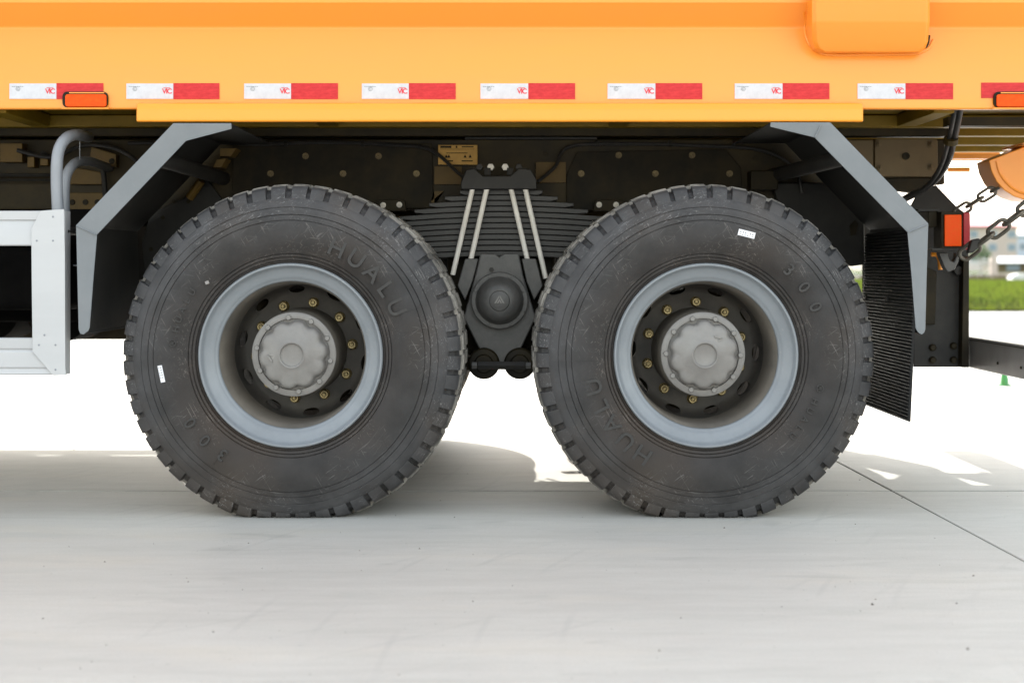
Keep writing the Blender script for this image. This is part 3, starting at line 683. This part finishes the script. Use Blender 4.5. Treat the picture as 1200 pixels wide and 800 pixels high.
# gold plate with its small print
pl = MB().px_prism([(513.5, 170), (559.5, 170), (559.5, 193), (513.5, 193)], 5.774, 5.779).build("name_plate", M_gold, truck, bevel=.001)
for (a, b, c, d) in ((516, 529, 171, 173.5), (534, 536, 171, 173.5), (541, 555, 171.5, 172.8), (516, 556, 174.7, 175.1), (523, 548, 179, 179.8), (519, 531, 188, 189.3), (541, 554, 188, 189.3)):
    box_px(MB(), a, b, c, d, 5.7732, 5.774).build("print_line", M_black, pl, smooth=0)
for px in (523, 526, 545, 551):
    c = P(px, 183, 5.7735); MB().prism([(c.x - .006, c.z - .006), (c.x + .006, c.z - .006), (c.x, c.z + .006)], 5.7732, 5.774).build("print_mark", M_black, pl, smooth=0)
# right-hand end of the frame: cover plate, bolts, hole
cv = MB().px_prism(rrect(1025, 1099, 162.5, 207, 4), 5.772, 5.798).build("cover_plate", M_tail, truck, bevel=.003)
for (a, b) in ((1029.5, 169), (1091, 169), (1091, 196), (1031, 197)): bolt(a, b, 5.771, .010, M_tail, cv, .018)
MB().lathe([(.009, -.004), (.014, -.004), (.014, .0005), (.009, .0005)], P(1061.5, 183, 5.771), 16, closed=True).build("hole_rim", M_black, cv)
MB().lathe([(.0001, -.001), (.0088, -.001), (.0088, .001), (.0001, .001)], P(1061.5, 183, 5.771), 16).build("plug", M_black, cv)
MB().px_prism([(1035, 209), (1092, 208), (1090, 219), (1072, 226), (1040, 222)], 5.79, 5.85).build("rear_hanger", M_black, truck, bevel=.004)
MB().px_prism([(985, 164), (1024, 164), (1024, 213), (1000, 213), (985, 200)], 5.779, 5.799).build("gusset", M_tail, truck, bevel=.003)
# cables and clips along the frame
pts = [P(150, 168, 5.76), P(230, 166, 5.77), P(300, 169, 5.775), P(380, 167, 5.775), P(460, 170, 5.775), P(505, 176, 5.76), P(540, 205, 5.72), P(560, 214, 5.71)]
MB().tube(smoothpath(pts, 8), .0065, 8).build("brake_pipe", M_hose, truck)
pts = [P(630, 213, 5.72), P(650, 196, 5.75), P(668, 172, 5.775), P(740, 169, 5.775), P(820, 171, 5.775), P(890, 176, 5.76), P(930, 196, 5.72), P(940, 226, 5.70)]
MB().tube(smoothpath(pts, 8), .0065, 8).build("brake_pipe", M_hose, truck)
for px in (250, 335, 425, 700, 785, 860):
    MB().tube([P(px - 2, 168.5, 5.775), P(px + 2, 168.5, 5.775)], .011, 8).build("pipe_clip", M_dark, truck)
for px, py in ((290, 225), (545, 180), (640, 180), (885, 186), (948, 170), (968, 172)): bolt(px, py, 5.799, .008, M_frame)
MB().px_prism([(545, 160.5), (700, 160.5), (700, 163.5), (545, 163.5)], 5.775, 5.80).build("flange_strip", M_dark, truck, bevel=.001)
pts = [P(20, 176, 5.7), P(60, 184, 5.72), P(100, 170, 5.74), P(140, 176, 5.74), P(170, 200, 5.7), P(176, 240, 5.68)]
MB().tube(smoothpath(pts, 8), .008, 8).build("air_hose", M_hose, truck)
# hoses
for dx, r in ((0, .011), (-6.5, .009)):
    pts = [P(1125.5 + dx, 126, 5.2), P(1123 + dx, 142, 5.25), P(1118 + dx, 165, 5.35), P(1112 + dx, 187, 5.45), P(1100 + dx * .7, 207, 5.55), P(1084 + dx * .3, 221, 5.62), P(1066, 231 + dx * .4, 5.68), P(1050, 238, 5.7)]
    MB().tube(smoothpath(pts, 7), r, 12).build("air_hose", M_hose, truck)
MB().tube([P(1114.5, 162, 5.335), P(1114.0, 168, 5.345)], .025, 12).build("hose_clamp", M_frame, truck)
# deep brackets, seen dark behind the wheels
MB().px_prism([(176, 250), (215, 232), (243, 210), (262, 236), (240, 300), (170, 330), (166, 285)], 5.78, 5.86).both("hanger_bracket", M_dark, truck, bevel=.004)
for (a, b) in ((191, 255), (221, 236), (204, 236), (177, 292)):
    MB().lathe([(.0001, -.002), (.008, -.002), (.008, .001), (.0001, .001)], P(a, b, 5.779), 14).build("bracket_hole", M_black, truck)
MB().px_prism([(905, 214), (1012, 214), (1014, 310), (997, 312), (984, 302), (950, 278), (915, 250)], 5.75, 5.83).both("hanger_bracket", M_dark, truck, bevel=.006)
MB().px_prism([(996, 264), (1002, 258), (1006, 262), (1003, 275), (997, 276)], 5.742, 5.749).build("bracket_slot", M_black, truck)
MB().px_prism([(880, 200), (912, 200), (912, 222), (880, 222)], 5.70, 5.79).build("valve_block", M_black, truck, bevel=.004)
MB().px_prism([(258, 174), (277, 174), (270, 183), (258, 183)], 5.6, 5.7).build("ochre_clip", M_ochre, truck)
MB().px_prism([(254, 187), (265, 186), (259, 196), (250, 196)], 5.6, 5.7).build("ochre_clip", M_ochre, truck)
MB().tube([P(236, 212, 5.7), P(222, 232, 5.72)], .016, 10).build("ochre_rod", M_ochre, truck)

# --- spring pack and its mounting
ys0, ys1 = 5.57, 5.67
CXS = X(587.5, 5.6)
nl = 12
for k in range(nl):
    z1 = Z(222 + 6.55 * k, ys0); th = .0190
    hw = .135 + .072 * k if k < 6 else .50 + .03 * k
    hw = [.150, .205, .262, .315, .365, .43, .49, .54, .58, .61, .63, .64][k]
    m = MB(); N = 16; top_ = []; bot_ = []
    for j in range(N + 1):
        u = -1 + 2 * j / N; x = CXS + hw * u; dz = -.050 * (hw * u / .64) ** 2 * (1.0)
        top_.append((x, z1 + dz)); bot_.append((x, z1 - (th if abs(u) < .99 else th * .65) + dz))
    m.prism(top_ + bot_[::-1], ys0 + (0 if k % 2 else .0015), ys1)
    m.both("spring_leaf", M_spring, truck, bevel=.003)
MB().px_prism([(540, 222), (540, 214), (546, 199), (556, 197), (566, 206), (598, 206), (608, 197), (622, 198), (629, 211), (629, 222)], 5.53, 5.70).both("spring_seat_cap", M_dark, truck, bevel=.005)
for px in (562, 575, 592, 608):
    MB().hexy(P(px, 196, 5.56), .013, 5.545, 5.58).build("seat_nut", M_rod if px in (575, 592) else M_dark, truck, bevel=.002)
for (a, b, c, d) in ((554.6, 217, 530.5, 322), (571.4, 217, 545.5, 332), (597.8, 217, 625, 334), (614.6, 217, 639.5, 326)):
    y = 5.545
    ro = MB().tube([P(a, b - 8, y + .02), P(a, b, y), P(c, d, y)], .0092, 12); ro.both("u_bolt_rod", M_rod, truck)
    MB().tube([P(a, 205, y + .005), P(a, 197, y + .005)], .013, 6).build("rod_nut", M_dark, truck)
# trunnion bracket with round cover
MB().px_prism([(563, 297), (580, 297), (585, 301), (591, 297), (608, 297), (613, 322), (628, 372), (609, 412), (606, 433), (566, 433), (563, 412), (543, 372), (557, 322)], 5.49, 5.60).build("trunnion_bracket", M_cast, truck, bevel=.006)
MB().px_prism([(545, 303), (561, 303), (554, 330), (545, 352), (536, 335)], 5.51, 5.60).build("bracket_cheek", M_cast, truck, bevel=.004)
MB().px_prism([(611, 303), (628, 303), (636, 335), (626, 352), (617, 330)], 5.51, 5.60).build("bracket_cheek", M_cast, truck, bevel=.004)
cc = P(585.5, 352, 5.47)
cov = MB().lathe([(.0001, -.074), (.032, -.074), (.0345, -.0725), (.0365, -.066), (.040, -.066), (.055, -.061), (.070, -.048), (.079, -.028), (.082, -.012), (.086, -.008), (.0985, -.008), (.1015, -.004), (.1015, .03), (.0001, .03)], cc, 72).build("trunnion_cover", M_cast, truck, smooth=35)
for k in range(8):
    a = math.radians(22 + 45 * k); MB().lathe([(.0001, -.005), (.0048, -.005), (.0055, -.003), (.0055, .002), (.0001, .002)], cc + Vector((.092 * math.cos(a), -.0085, .092 * math.sin(a))), 10).build("cover_bolt", M_cast, cov)
e = MB(); ec = cc + Vector((0, 0, .002))
for poly in ([(-.018, -.010), (-.012, -.010), (-.001, .010), (-.001, .018)], [(.018, -.010), (.001, .018), (.001, .010), (.012, -.010)],
             [(-.009, -.010), (-.004, -.010), (0, -.002), (0, .005)], [(.009, -.010), (0, .005), (0, -.002), (.004, -.010)]):
    e.prism([(ec.x + p, ec.z + q) for p, q in poly], ec.y - .0758, ec.y - .0735)
e.build("emblem", M_hub, cov, smooth=0)
for k in (0, 1): MB().box(cc.x - .017, cc.x + .017, cc.y - .0755, cc.y - .0735, cc.z - .0145 - .005 * k, cc.z - .0122 - .005 * k).build("emblem_bar", M_cast, cov)
MB().lathe([(.0001, -.004), (.009, -.004), (.009, .0), (.0001, .0)], P(576, 316, 5.489), 6).build("drain_plug", M_dark, truck)
for px in (567, 609):
    MB().lathe([(.0001, -.012), (.030, -.012), (.034, 0), (.050, .002), (.056, .01), (.056, .40), (.0001, .40)], P(px, 426, 5.47), 32).build("rod_bush", M_black, truck)
MB().tube([P(560, 428, 5.455), P(588, 428, 5.455), P(615, 428, 5.455)], .0155, 6).build("bush_clamp", M_dark, truck)
for px in (556, 619): MB().tube([P(px - 3, 428, 5.455), P(px + 3, 428, 5.455)], .013, 6).build("clamp_bolt", M_cast, truck)
MB().xprism([(5.66, .49), (5.9, .49), (6.2, .76), (6.78, .76), (6.78, 1.04), (5.66, 1.04)], CXS - .20, CXS + .20).build("beam_filler", M_black, truck, bevel=.02)  # dark block added to stop light leaking between the tyres
for sx in (-1, 1): MB().tube([(CXS + sx * .06, 5.75, .46), (CXS + sx * .35, 5.72, .44), (CXS + sx * .62, 5.7, .47)], .026, 12).both("torque_rod", M_black, truck)

# --- left: side guard, tubes, tanks
yg = 4.97
gu = empty("side_guard", (-3.2, yg, .7), truck)
def rail_prof(py0, py1, steps):
    pts = [(yg + .045, Z(py0, yg)), (yg + .004, Z(py0, yg))]
    for (a, dy) in steps: pts.append((yg + dy, Z(a, yg)))
    pts += [(yg + .004, Z(py1, yg)), (yg + .045, Z(py1, yg))]
    return pts
xl, xe = -5.0, X(50, yg)
MB().xprism(rail_prof(247, 288, [(248, 0), (257.5, 0), (258.5, .006), (262, .003), (287, 0)]), xl, xe).both("upper_guard_rail", M_alu, truck, bevel=.001)
for a_, b_ in ((248, 287), (397, 439)): MB().box(xl, X(36, yg), yg + .046, yg + .052, Z(b_, yg), Z(a_, yg)).both("rail_shade_strip", M_black, truck)  # black strips stand in for shade on the rails' inner faces
MB().xprism(rail_prof(396, 439.5, [(397, 0), (408, .002), (410, .007), (412.5, .002), (430, 0), (432, .004), (438, .0)]), xl, X(62, yg)).both("lower_guard_rail", M_alu, truck, bevel=.001)
post = MB().px_prism([(47.5, 247), (75, 245), (76, 300), (76.5, 432), (77.5, 439.5), (62, 440), (38, 412), (37, 330), (36.5, 268)], yg - .006, yg - .001)
post.both("guard_post", M_alu, truck, bevel=.0015)
MB().box(X(72, yg), X(76.2, yg), yg, yg + .06, Z(439, yg), Z(247, yg)).both("post_return", M_alu, truck)
for (a, b) in ((43, 282), (62, 282), (62, 254), (45.5, 404), (65, 404), (65, 433), (52, 392.5)):
    MB().lathe([(.0001, -.0015), (.0028, -.0012), (.0038, .0005), (.0001, .0005)], P(a, b, yg - .006), 12).build("rivet", M_tube, truck)
gp = [P(68, 250, 5.02), P(66.5, 215, 5.02), P(67, 188, 5.02), P(70.5, 172, 5.03), P(78, 162, 5.06), P(88, 158, 5.14), P(97, 159, 5.3), P(104, 161, 5.6)]
MB().tube(smoothpath(gp, 6), .0190, 16).both("guard_tube", M_tube, truck)
gp = [P(76, 250, 5.16), P(76, 222, 5.16), P(78, 206, 5.17), P(84, 195, 5.2), P(93, 189.5, 5.3), P(108, 190, 5.5), P(128, 197, 5.78)]
MB().tube(smoothpath(gp, 6), .0165, 16).both("guard_tube", M_tube, truck)
MB().tube([P(121, 200, 5.75), P(124, 235, 5.75), P(120, 262, 5.75)], .010, 10).build("brake_pipe", M_dark, truck)
MB().tube([P(93.5, 166, 5.25), P(93.5, 187, 5.25)], .0013, 6).build("wire", M_tube, truck)
MB().tube([P(75, 271, 5.0), P(96, 271, 5.25), P(108, 271, 5.6)], .014, 10).build("guard_stay", M_dark, truck)
MB().tube([(-4.9, 5.75, Z(205, 5.75)), (-3, 5.75, Z(205, 5.75)), (X(60, 5.75), 5.75, Z(205, 5.75))], .006, 8).build("air_pipe", M_dark, truck)
MB().tube([(-4.9, 5.75, Z(211, 5.75)), (-3, 5.75, Z(211, 5.75)), (X(60, 5.75), 5.75, Z(211, 5.75))], .004, 8).build("air_pipe", M_dark, truck)
MB().px_prism([(84, 196), (119, 202), (119, 216), (82, 216)], 5.77, 5.799).build("frame_plate", M_ochre, truck, bevel=.002)
MB().px_prism([(107, 172), (136, 181), (136, 196), (105, 190)], 5.75, 5.799).build("frame_plate", M_ochre, truck, bevel=.002)
MB().px_prism([(78, 226), (122, 226), (120, 262), (78, 262)], 5.77, 5.799).build("frame_plate", M_ochre, truck, bevel=.002)
for (a, b) in ((84.5, 237), (100, 237), (114, 237), (131, 189)):
    MB().lathe([(.0001, -.003), (.010, -.003), (.011, .001), (.0001, .001)], P(a, b, 5.768 if b > 200 else 5.748), 16).build("plate_hole", M_black, truck)
for (a, b, c, d) in ((32, 40, 184, 196), (47, 56, 184, 194), (0, 26, 168, 190)):
    box_px(MB(), a, b, c, d, 5.74, 5.799).build("frame_clip", M_ochre, truck, bevel=.002)
for px in (35, 51): bolt(px, 181, 5.79, .010, M_dark)
MB().box(-5.0, X(104, 5.7), 5.45, 6.9, Z(362, 5.6), Z(290, 5.6)).build("fuel_tank", M_tank, truck, bevel=.03, seg=3)
MB().box(X(78, 5.7), X(150, 5.7), 5.72, 6.3, Z(330, 5.7), Z(262, 5.7)).build("battery_box", M_black, truck, bevel=.01)
MB().tube([(-5.0, 5.5, Z(311, 5.5)), (-3, 5.5, Z(311, 5.5)), (X(100, 5.5), 5.5, Z(311, 5.5))], .003, 6).build("tank_trim", M_tube, truck)
for (xx, rr) in ((-2.38, .158), (-2.05, .150)):
    MB().lathe([(.02, -.02), (.10, -.012), (rr, .03), (rr, .40), (.10, .442), (.02, .45)], (xx, 6.93, .475 + rr), 32).build("air_tank", M_tank, truck)
MB().box(-5.0, -1.60, 6.3, 7.42, .59, .92).build("shade_box", M_tank, truck, bevel=.02)  # far-side box added to fill out the shadow on the ground
MB().box(-4.9, -1.45, 5.47, 6.9, .93, 1.02).build("tank_tray", M_tank, truck)

# --- right: tail bracket, underrun beam, lamp, hook, chains
yb = 5.79
tb = MB().px_prism([(1066, 244), (1078, 222), (1097, 217), (1122, 243), (1135, 252), (1135.5, 430), (1071, 430), (1071, 300)], yb, yb + .014)
tb.both("tail_bracket", M_dark, truck, bevel=.003)
MB().px_prism([(1129, 300), (1135.8, 300), (1135.8, 430.4), (1127, 430.4)], yb - .05, yb - .001).both("bracket_rib", M_black, truck, bevel=.002)
MB().px_prism([(1083, 312), (1098, 318), (1096, 380), (1084, 380)], yb - .02, yb - .001).build("bracket_step", M_black, truck, bevel=.003)
for (a, b) in ((1092.5, 407), (1117, 405), (1092.5, 421.5), (1117, 421.5)):
    MB().lathe([(.0001, -.016), (.009, -.016), (.013, -.011), (.0135, 0), (.0001, 0)], P(a, b, yb - .0005), 14).build("bracket_bolt", M_black, truck)
xb = 1.72
MB().box(xb, xb + .13, 5.04, 2 * YC - 5.04, .436, .553).build("underrun_beam", M_beam, truck, bevel=.006, seg=3)
MB().box(xb - .004, xb - .001, 5.06, 2 * YC - 5.06, .541, .5435).build("beam_trim", M_black, truck)
for yy in (5.2, 5.45): MB().tube([(xb - .004, yy, .475), (xb + .01, yy, .475)], .005, 10).build("beam_hole", M_black, truck)
lamp = MB().px_prism([(1103, 248), (1129, 248), (1129, 292), (1103, 292)], 5.50, 5.60).build("tail_lamp", M_black, truck, bevel=.002)
MB().px_prism(rrect(1107, 1127, 251.5, 288.5, 1.5), 5.488, 5.499).build("amber_side_lens", M_amber, lamp, bevel=.003)
MB().px_prism(rrect(1129.3, 1137, 249, 292.5, 1.5), 5.49, 5.62).build("red_rear_lens", M_redlens, lamp, bevel=.003)
MB().px_prism([(1088, 247), (1102, 247), (1102, 266), (1088, 266)], 5.56, 5.7).build("connector_box", M_black, truck, bevel=.003)
MB().px_prism([(1076, 245), (1101.5, 245), (1102, 266), (1099.5, 265), (1099, 247.5), (1076, 247.5)], 5.55, 5.6).build("lamp_bracket", M_dark, truck, bevel=.001)
MB().px_prism([(1092, 290.5), (1128, 291), (1128, 293.5), (1092, 293.5)], 5.50, 5.62).build("lamp_shelf", M_dark, truck, bevel=.001)
MB().px_prism([(1100, 296), (1110, 296), (1113, 305), (1118, 307), (1121, 300), (1120, 296), (1124, 297), (1123.5, 306), (1119, 316), (1111, 319), (1107, 314)], 5.55, 5.59).build("tow_hook", M_cast, truck, bevel=.004)
MB().tube(smoothpath([P(1091, 298, 5.65), P(1098, 299, 5.65), P(1101, 305, 5.65), P(1102, 316, 5.65)], 4), .008, 10).build("ochre_handle", M_bar, truck)
MB().lathe([(.0001, -.02), (.016, -.018), (.018, 0), (.0001, 0)], P(1122, 317, 5.78), 16).build("pivot_boss", M_dark, truck)
def link(c, d, flat, L, W, r):
    d = d.normalized(); side = (d.cross(Vector((0, 1, 0)))).normalized() if flat else Vector((0, 1, 0))
    n = []; s = L / 2 - W / 2
    for k in range(24):
        a = 2 * PI * k / 24; u = math.cos(a) * W / 2 + (s if math.cos(a) > 0 else -s if math.cos(a) < -1e-6 else 0)
        n.append(c + d * u + side * math.sin(a) * W / 2)
    return MB().tube(n, r, 8, closed=True)
def chain(a, b, n, L, W, r, first):
    ch = empty("safety_chain", a, truck); d = (b - a); step = d / n
    for k in range(n): link(a + step * (k + .5), d, (k + first) % 2 == 0, L, W, r).build("chain_link", M_chain, ch, smooth=60)
    return ch
chain(P(1121, 250, 5.6), P(1178, 214.5, 5.5), 4, .068, .034, .0055, 0)
chain(P(1128, 300, 5.42), P(1232, 222, 5.2), 6, .082, .042, .0072, 0)
MB().px_prism([(1139, 281), (1149, 279), (1150, 288), (1141, 296), (1134, 297)], 5.36, 5.39).build("chain_shackle", M_dark, truck, bevel=.006)
# rounded orange hinge drum under the tail
pts = [(1159, 188), (1162, 201), (1168, 213), (1177, 223), (1188, 230), (1200, 234), (1215, 236), (1250, 230), (1270, 205), (1275, 170), (1275, 150), (1200, 172)]
MB().px_prism(pts, 5.47, 5.62).build("hinge_drum", M_body, truck, bevel=.004)
MB().tube(smoothpath([P(a, b, 5.468) for a, b in ((1168, 189), (1171, 201), (1177, 211), (1186, 220), (1197, 226), (1212, 229))], 4), .0042, 8).build("drum_bead", M_body, truck)
MB().xprism([(5.42, Z(171, 5.45)), (5.42, Z(168, 5.45)), (5.66, Z(168, 5.45)), (5.66, Z(171, 5.45))], X(1196, 5.45), 2.0).build("drum_ledge", M_body, truck)
MB().tube([P(1110, 199, 6.9), P(1136, 199, 6.9)], .011, 12).build("tail_pin", M_body, truck)
MB().box(X(1106, 6.5), 2.34, 6.45, 6.50, Z(186, 6.45), Z(180, 6.45)).build("tail_stringer", M_body, truck)
MB().box(1.50, 2.3, 5.3, 5.36, 1.30, 1.33).build("tail_gusset", M_frame, truck)

# ---------------------------------------------------------------- loose things on the ground
peb = MB()
for k in range(170):
    py = random.uniform(440, 795); Yd = KF * HZ / (py - 313); px = random.uniform(-60, 1260)
    r = random.choice((.0012, .0015, .0018, .002, .002, .0025, .004)) * random.uniform(.7, 1.2)
    c = Vector((X(px, Yd), Yd, r * .5)); n = 6
    vs = [c + Vector((r * random.uniform(.7, 1.2) * math.cos(2 * PI * j / n), r * random.uniform(.7, 1.2) * math.sin(2 * PI * j / n), -r * .5)) for j in range(n)] + [c + Vector((0, 0, r * random.uniform(.4, .9)))]
    peb.add(vs, [(j, (j + 1) % n, n) for j in range(n)] + [tuple(range(n))[::-1]])
tag(peb.build("grit", M_stone, smooth=0), kind='stuff', label="dark grit scattered over the concrete", category="grit")
cn = P(1177, 451, 10.6)
cone = MB().lathe([(.001, 0), (.008, 0), (.010, -.0)], (0, 0, 0), 8)
cone = MB(); prof_c = [(.045, 0), (.045, .008), (.030, .012), (.014, .13), (.006, .135)]
for i, (r, h) in enumerate(prof_c):
    for k in range(20): cone.v.append(Vector((cn.x + r * math.cos(2 * PI * k / 20), 10.6 + r * math.sin(2 * PI * k / 20), h + .001)))
for i in range(4):
    for k in range(20): cone.f.append((i * 20 + k, i * 20 + (k + 1) % 20, (i + 1) * 20 + (k + 1) % 20, (i + 1) * 20 + k))
cone.f += [tuple(range(20))[::-1], tuple(range(80, 100))]
tag(cone.build("marker_cone", M_cone), label="small green plastic cone on the concrete beyond the underrun beam", category="cone")

# ---------------------------------------------------------------- background beyond the yard
yg0 = 28.2
gv = []; gf = []; nx, ny = 60, 40
for j in range(ny + 1):
    for i in range(nx + 1):
        x = -160 + 360 * i / nx; y = yg0 + (1200 - yg0) * (j / ny) ** 2.2
        gv.append((x * (1 + y / 400), y, 0.03 + (0.05 * random.random() if j else 0)))
for j in range(ny):
    for i in range(nx): gf.append((j * (nx + 1) + i, j * (nx + 1) + i + 1, (j + 1) * (nx + 1) + i + 1, (j + 1) * (nx + 1) + i))
tag(MB().add(gv, gf).build("grass_field", M_grass), kind='structure')
bl = MB()
for k in range(26000):
    y = yg0 + 70 * random.random() ** 1.8; x = random.uniform(-.42, .42) * y * 1.15
    h = random.uniform(.05, .16); w = random.uniform(.012, .03); a = random.uniform(0, PI); dx, dy = w * math.cos(a), w * math.sin(a)
    t = Vector((random.uniform(-.06, .06), random.uniform(-.06, .06), h))
    b = Vector((x, y, .02)); bl.v += [b + Vector((dx, dy, 0)), b - Vector((dx, dy, 0)), b + t]; n = len(bl.v); bl.f.append((n - 3, n - 2, n - 1))
tag(bl.build("grass", M_blade, smooth=0), kind='stuff', label="green and yellowish grass growing beyond the concrete", category="grass")
sc = MB()
for k in range(1500):
    y = random.uniform(96, 99); x = random.uniform(10, 60); h = random.uniform(.1, .45); a = random.uniform(0, PI); dx, dy = .12 * math.cos(a), .12 * math.sin(a)
    b = Vector((x, y, .02)); sc.v += [b + Vector((dx, dy, 0)), b - Vector((dx, dy, 0)), b + Vector((random.uniform(-.1, .1), 0, h))]; n = len(sc.v); sc.f.append((n - 3, n - 2, n - 1))
tag(sc.build("dry_scrub", M_scrub, smooth=0), kind='stuff', label="brown dry scrub along the foot of the white fence", category="scrub")

def building(name, x0, x1, y0, y1, h, wallm, roofm, label, wins, floors, roof_h, base_off=1.1):
    e = empty(name, ((x0 + x1) / 2, (y0 + y1) / 2, 0)); tag(e, label=label, category="building")
    MB().box(x0, x1, y0, y1, 0, h).build("wall", wallm, e)
    o = .7; cxm, cym = (x0 + x1) / 2, (y0 + y1) / 2
    MB().add([(x0 - o, y0 - o, h), (x1 + o, y0 - o, h), (x1 + o, y1 + o, h), (x0 - o, y1 + o, h), (x0 - o, y0 - o, h + .35), (x1 + o, y0 - o, h + .35), (x1 + o, y1 + o, h + .35), (x0 - o, y1 + o, h + .35),
              (x0 + 6, cym, h + .35 + roof_h), (x1 - 6, cym, h + .35 + roof_h)],
             [(3, 2, 1, 0), (0, 1, 5, 4), (1, 2, 6, 5), (2, 3, 7, 6), (3, 0, 4, 7), (4, 5, 9, 8), (5, 6, 9), (6, 7, 8, 9), (7, 4, 8)]).build("roof", roofm, e, smooth=0)
    for f in range(floors):
        for xw in wins:
            z0 = base_off + f * 2.85
            fr = MB().box(xw - .95, xw + .95, y0 - .06, y0 - .002, z0 - .1, z0 + 1.6).build("window", M_fence, e)
            MB().box(xw - .85, xw + .85, y0 - .09, y0 - .062, z0, z0 + 1.5).build("pane", M_win, fr)
    return e
bx1 = 592 / KF * 340
building("apartment_building", bx1 - 34, bx1, 340, 352, 9.6, M_wall, M_roof, "pale pinkish three-storey building with a pink-red roof beyond the field", [bx1 - 1.2 - 4.2 * k for k in range(8)], 3, .9, 1.6)
building("blue_building", bx1 + 1.2, bx1 + 30, 360, 372, 8.0, M_bluewall, M_bluewall, "pale blue lower building at the right edge beside the pinkish building", [bx1 + 4 + 4.0 * k for k in range(6)], 2, .3, 2.0)
sx = 566 / KF * 230
sh = empty("shed", (sx + 8, 235, 0)); tag(sh, label="low shed with a white sheet roof in front of the pinkish building", category="shed")
MB().box(sx + .5, sx + 18, 231, 238, 0, 1.45).build("wall", M_scrub, sh)
MB().add([(sx, 230, 1.4), (sx + 19, 230, 1.4), (sx + 19, 239, 2.3), (sx, 239, 2.3), (sx, 230, 1.5), (sx + 19, 230, 1.5), (sx + 19, 239, 2.4), (sx, 239, 2.4)],
         [(3, 2, 1, 0), (4, 5, 6, 7), (0, 1, 5, 4), (1, 2, 6, 5), (2, 3, 7, 6), (3, 0, 4, 7)]).build("roof", M_fence, sh, smooth=0)
for k in range(4): MB().box(sx + 2 + 4 * k, sx + 4 + 4 * k, 230.9, 230.99, .3, 1.2).build("window", M_win, sh)
# fence
fe = empty("picket_fence", (28, 100, 0)); tag(fe, label="white picket fence with a pinkish pillar at the far side of the field", category="fence")
fx1 = 560 / KF * 100
pk = MB(); x = fx1 - 18
while x < fx1: pk.box(x, x + .05, 99.98, 100.02, .1, 1.32); x += .14
tag(pk.build("picket", M_fence, fe, smooth=0), kind='stuff')
for zz in (.3, 1.05): MB().box(fx1 - 18, fx1, 100.022, 100.06, zz, zz + .07).build("rail", M_fence, fe)
MB().box(fx1 - 18, fx1, 99.95, 100.05, 0, .26).build("plinth", M_wall, fe)
MB().box(fx1 + .02, fx1 + .45, 99.8, 100.2, 0, 1.5).build("pillar", M_wall, fe, bevel=.02)
MB().box(fx1 + .47, fx1 + 20, 99.9, 100.1, 0, .45).build("low_wall", M_wall, fe)
wb = 585 / KF * 94
tag(MB().prism([(wb, 0), (wb + .1, .3), (wb + .5, .42), (wb + 2.2, .44), (wb + 2.6, .2), (wb + 2.6, 0)], 94, 94.9).build("cement_block", M_fence, bevel=.05), label="low white block lying at the far edge of the grass", category="block")
# tree
tx, ty = 549 / KF * 118, 118
tr = empty("broadleaf_tree", (tx, ty, 0)); tag(tr, label="small round-crowned green tree in front of the pinkish building", category="tree")
tk = MB().tube([(tx, ty, 0), (tx + .03, ty, .7), (tx, ty, 1.5), (tx + .05, ty, 2.1)], .07, 10, rs=[.10, .08, .06, .03])
tk.build("trunk", M_bark, tr)
for k in range(6):
    a = k * 1.05; MB().tube([(tx, ty, 1.1 + .1 * k), (tx + .4 * math.cos(a), ty + .4 * math.sin(a), 1.5 + .12 * k), (tx + .7 * math.cos(a), ty + .6 * math.sin(a), 1.7 + .12 * k)], .02, 6, rs=[.03, .02, .01]).build("limb", M_bark, tr)
cr = MB(); lobes = [(0, 0, 2.1, .55), (-.45, .1, 1.85, .42), (.45, 0, 1.8, .42), (-.25, -.3, 1.6, .4), (.3, -.3, 1.55, .4), (.15, .3, 2.3, .35), (-.6, 0, 1.6, .28), (.65, 0, 1.55, .28)]
for (lx, ly, lz, lr) in lobes:
    for k in range(420):
        d = Vector((random.gauss(0, 1), random.gauss(0, 1), random.gauss(0, 1))).normalized() * lr * random.uniform(.55, 1.08)
        c = Vector((tx + lx, ty + ly, lz)) + d; u = Vector((random.gauss(0, 1), random.gauss(0, 1), random.gauss(0, 1))).normalized(); w = u.orthogonal().normalized(); s_ = random.uniform(.035, .06)
        cr.add([c - u * s_, c + w * s_ * .5, c + u * s_, c - w * s_ * .5], [(0, 1, 2, 3)])
cr.build("crown", M_leaf, tr, smooth=0)
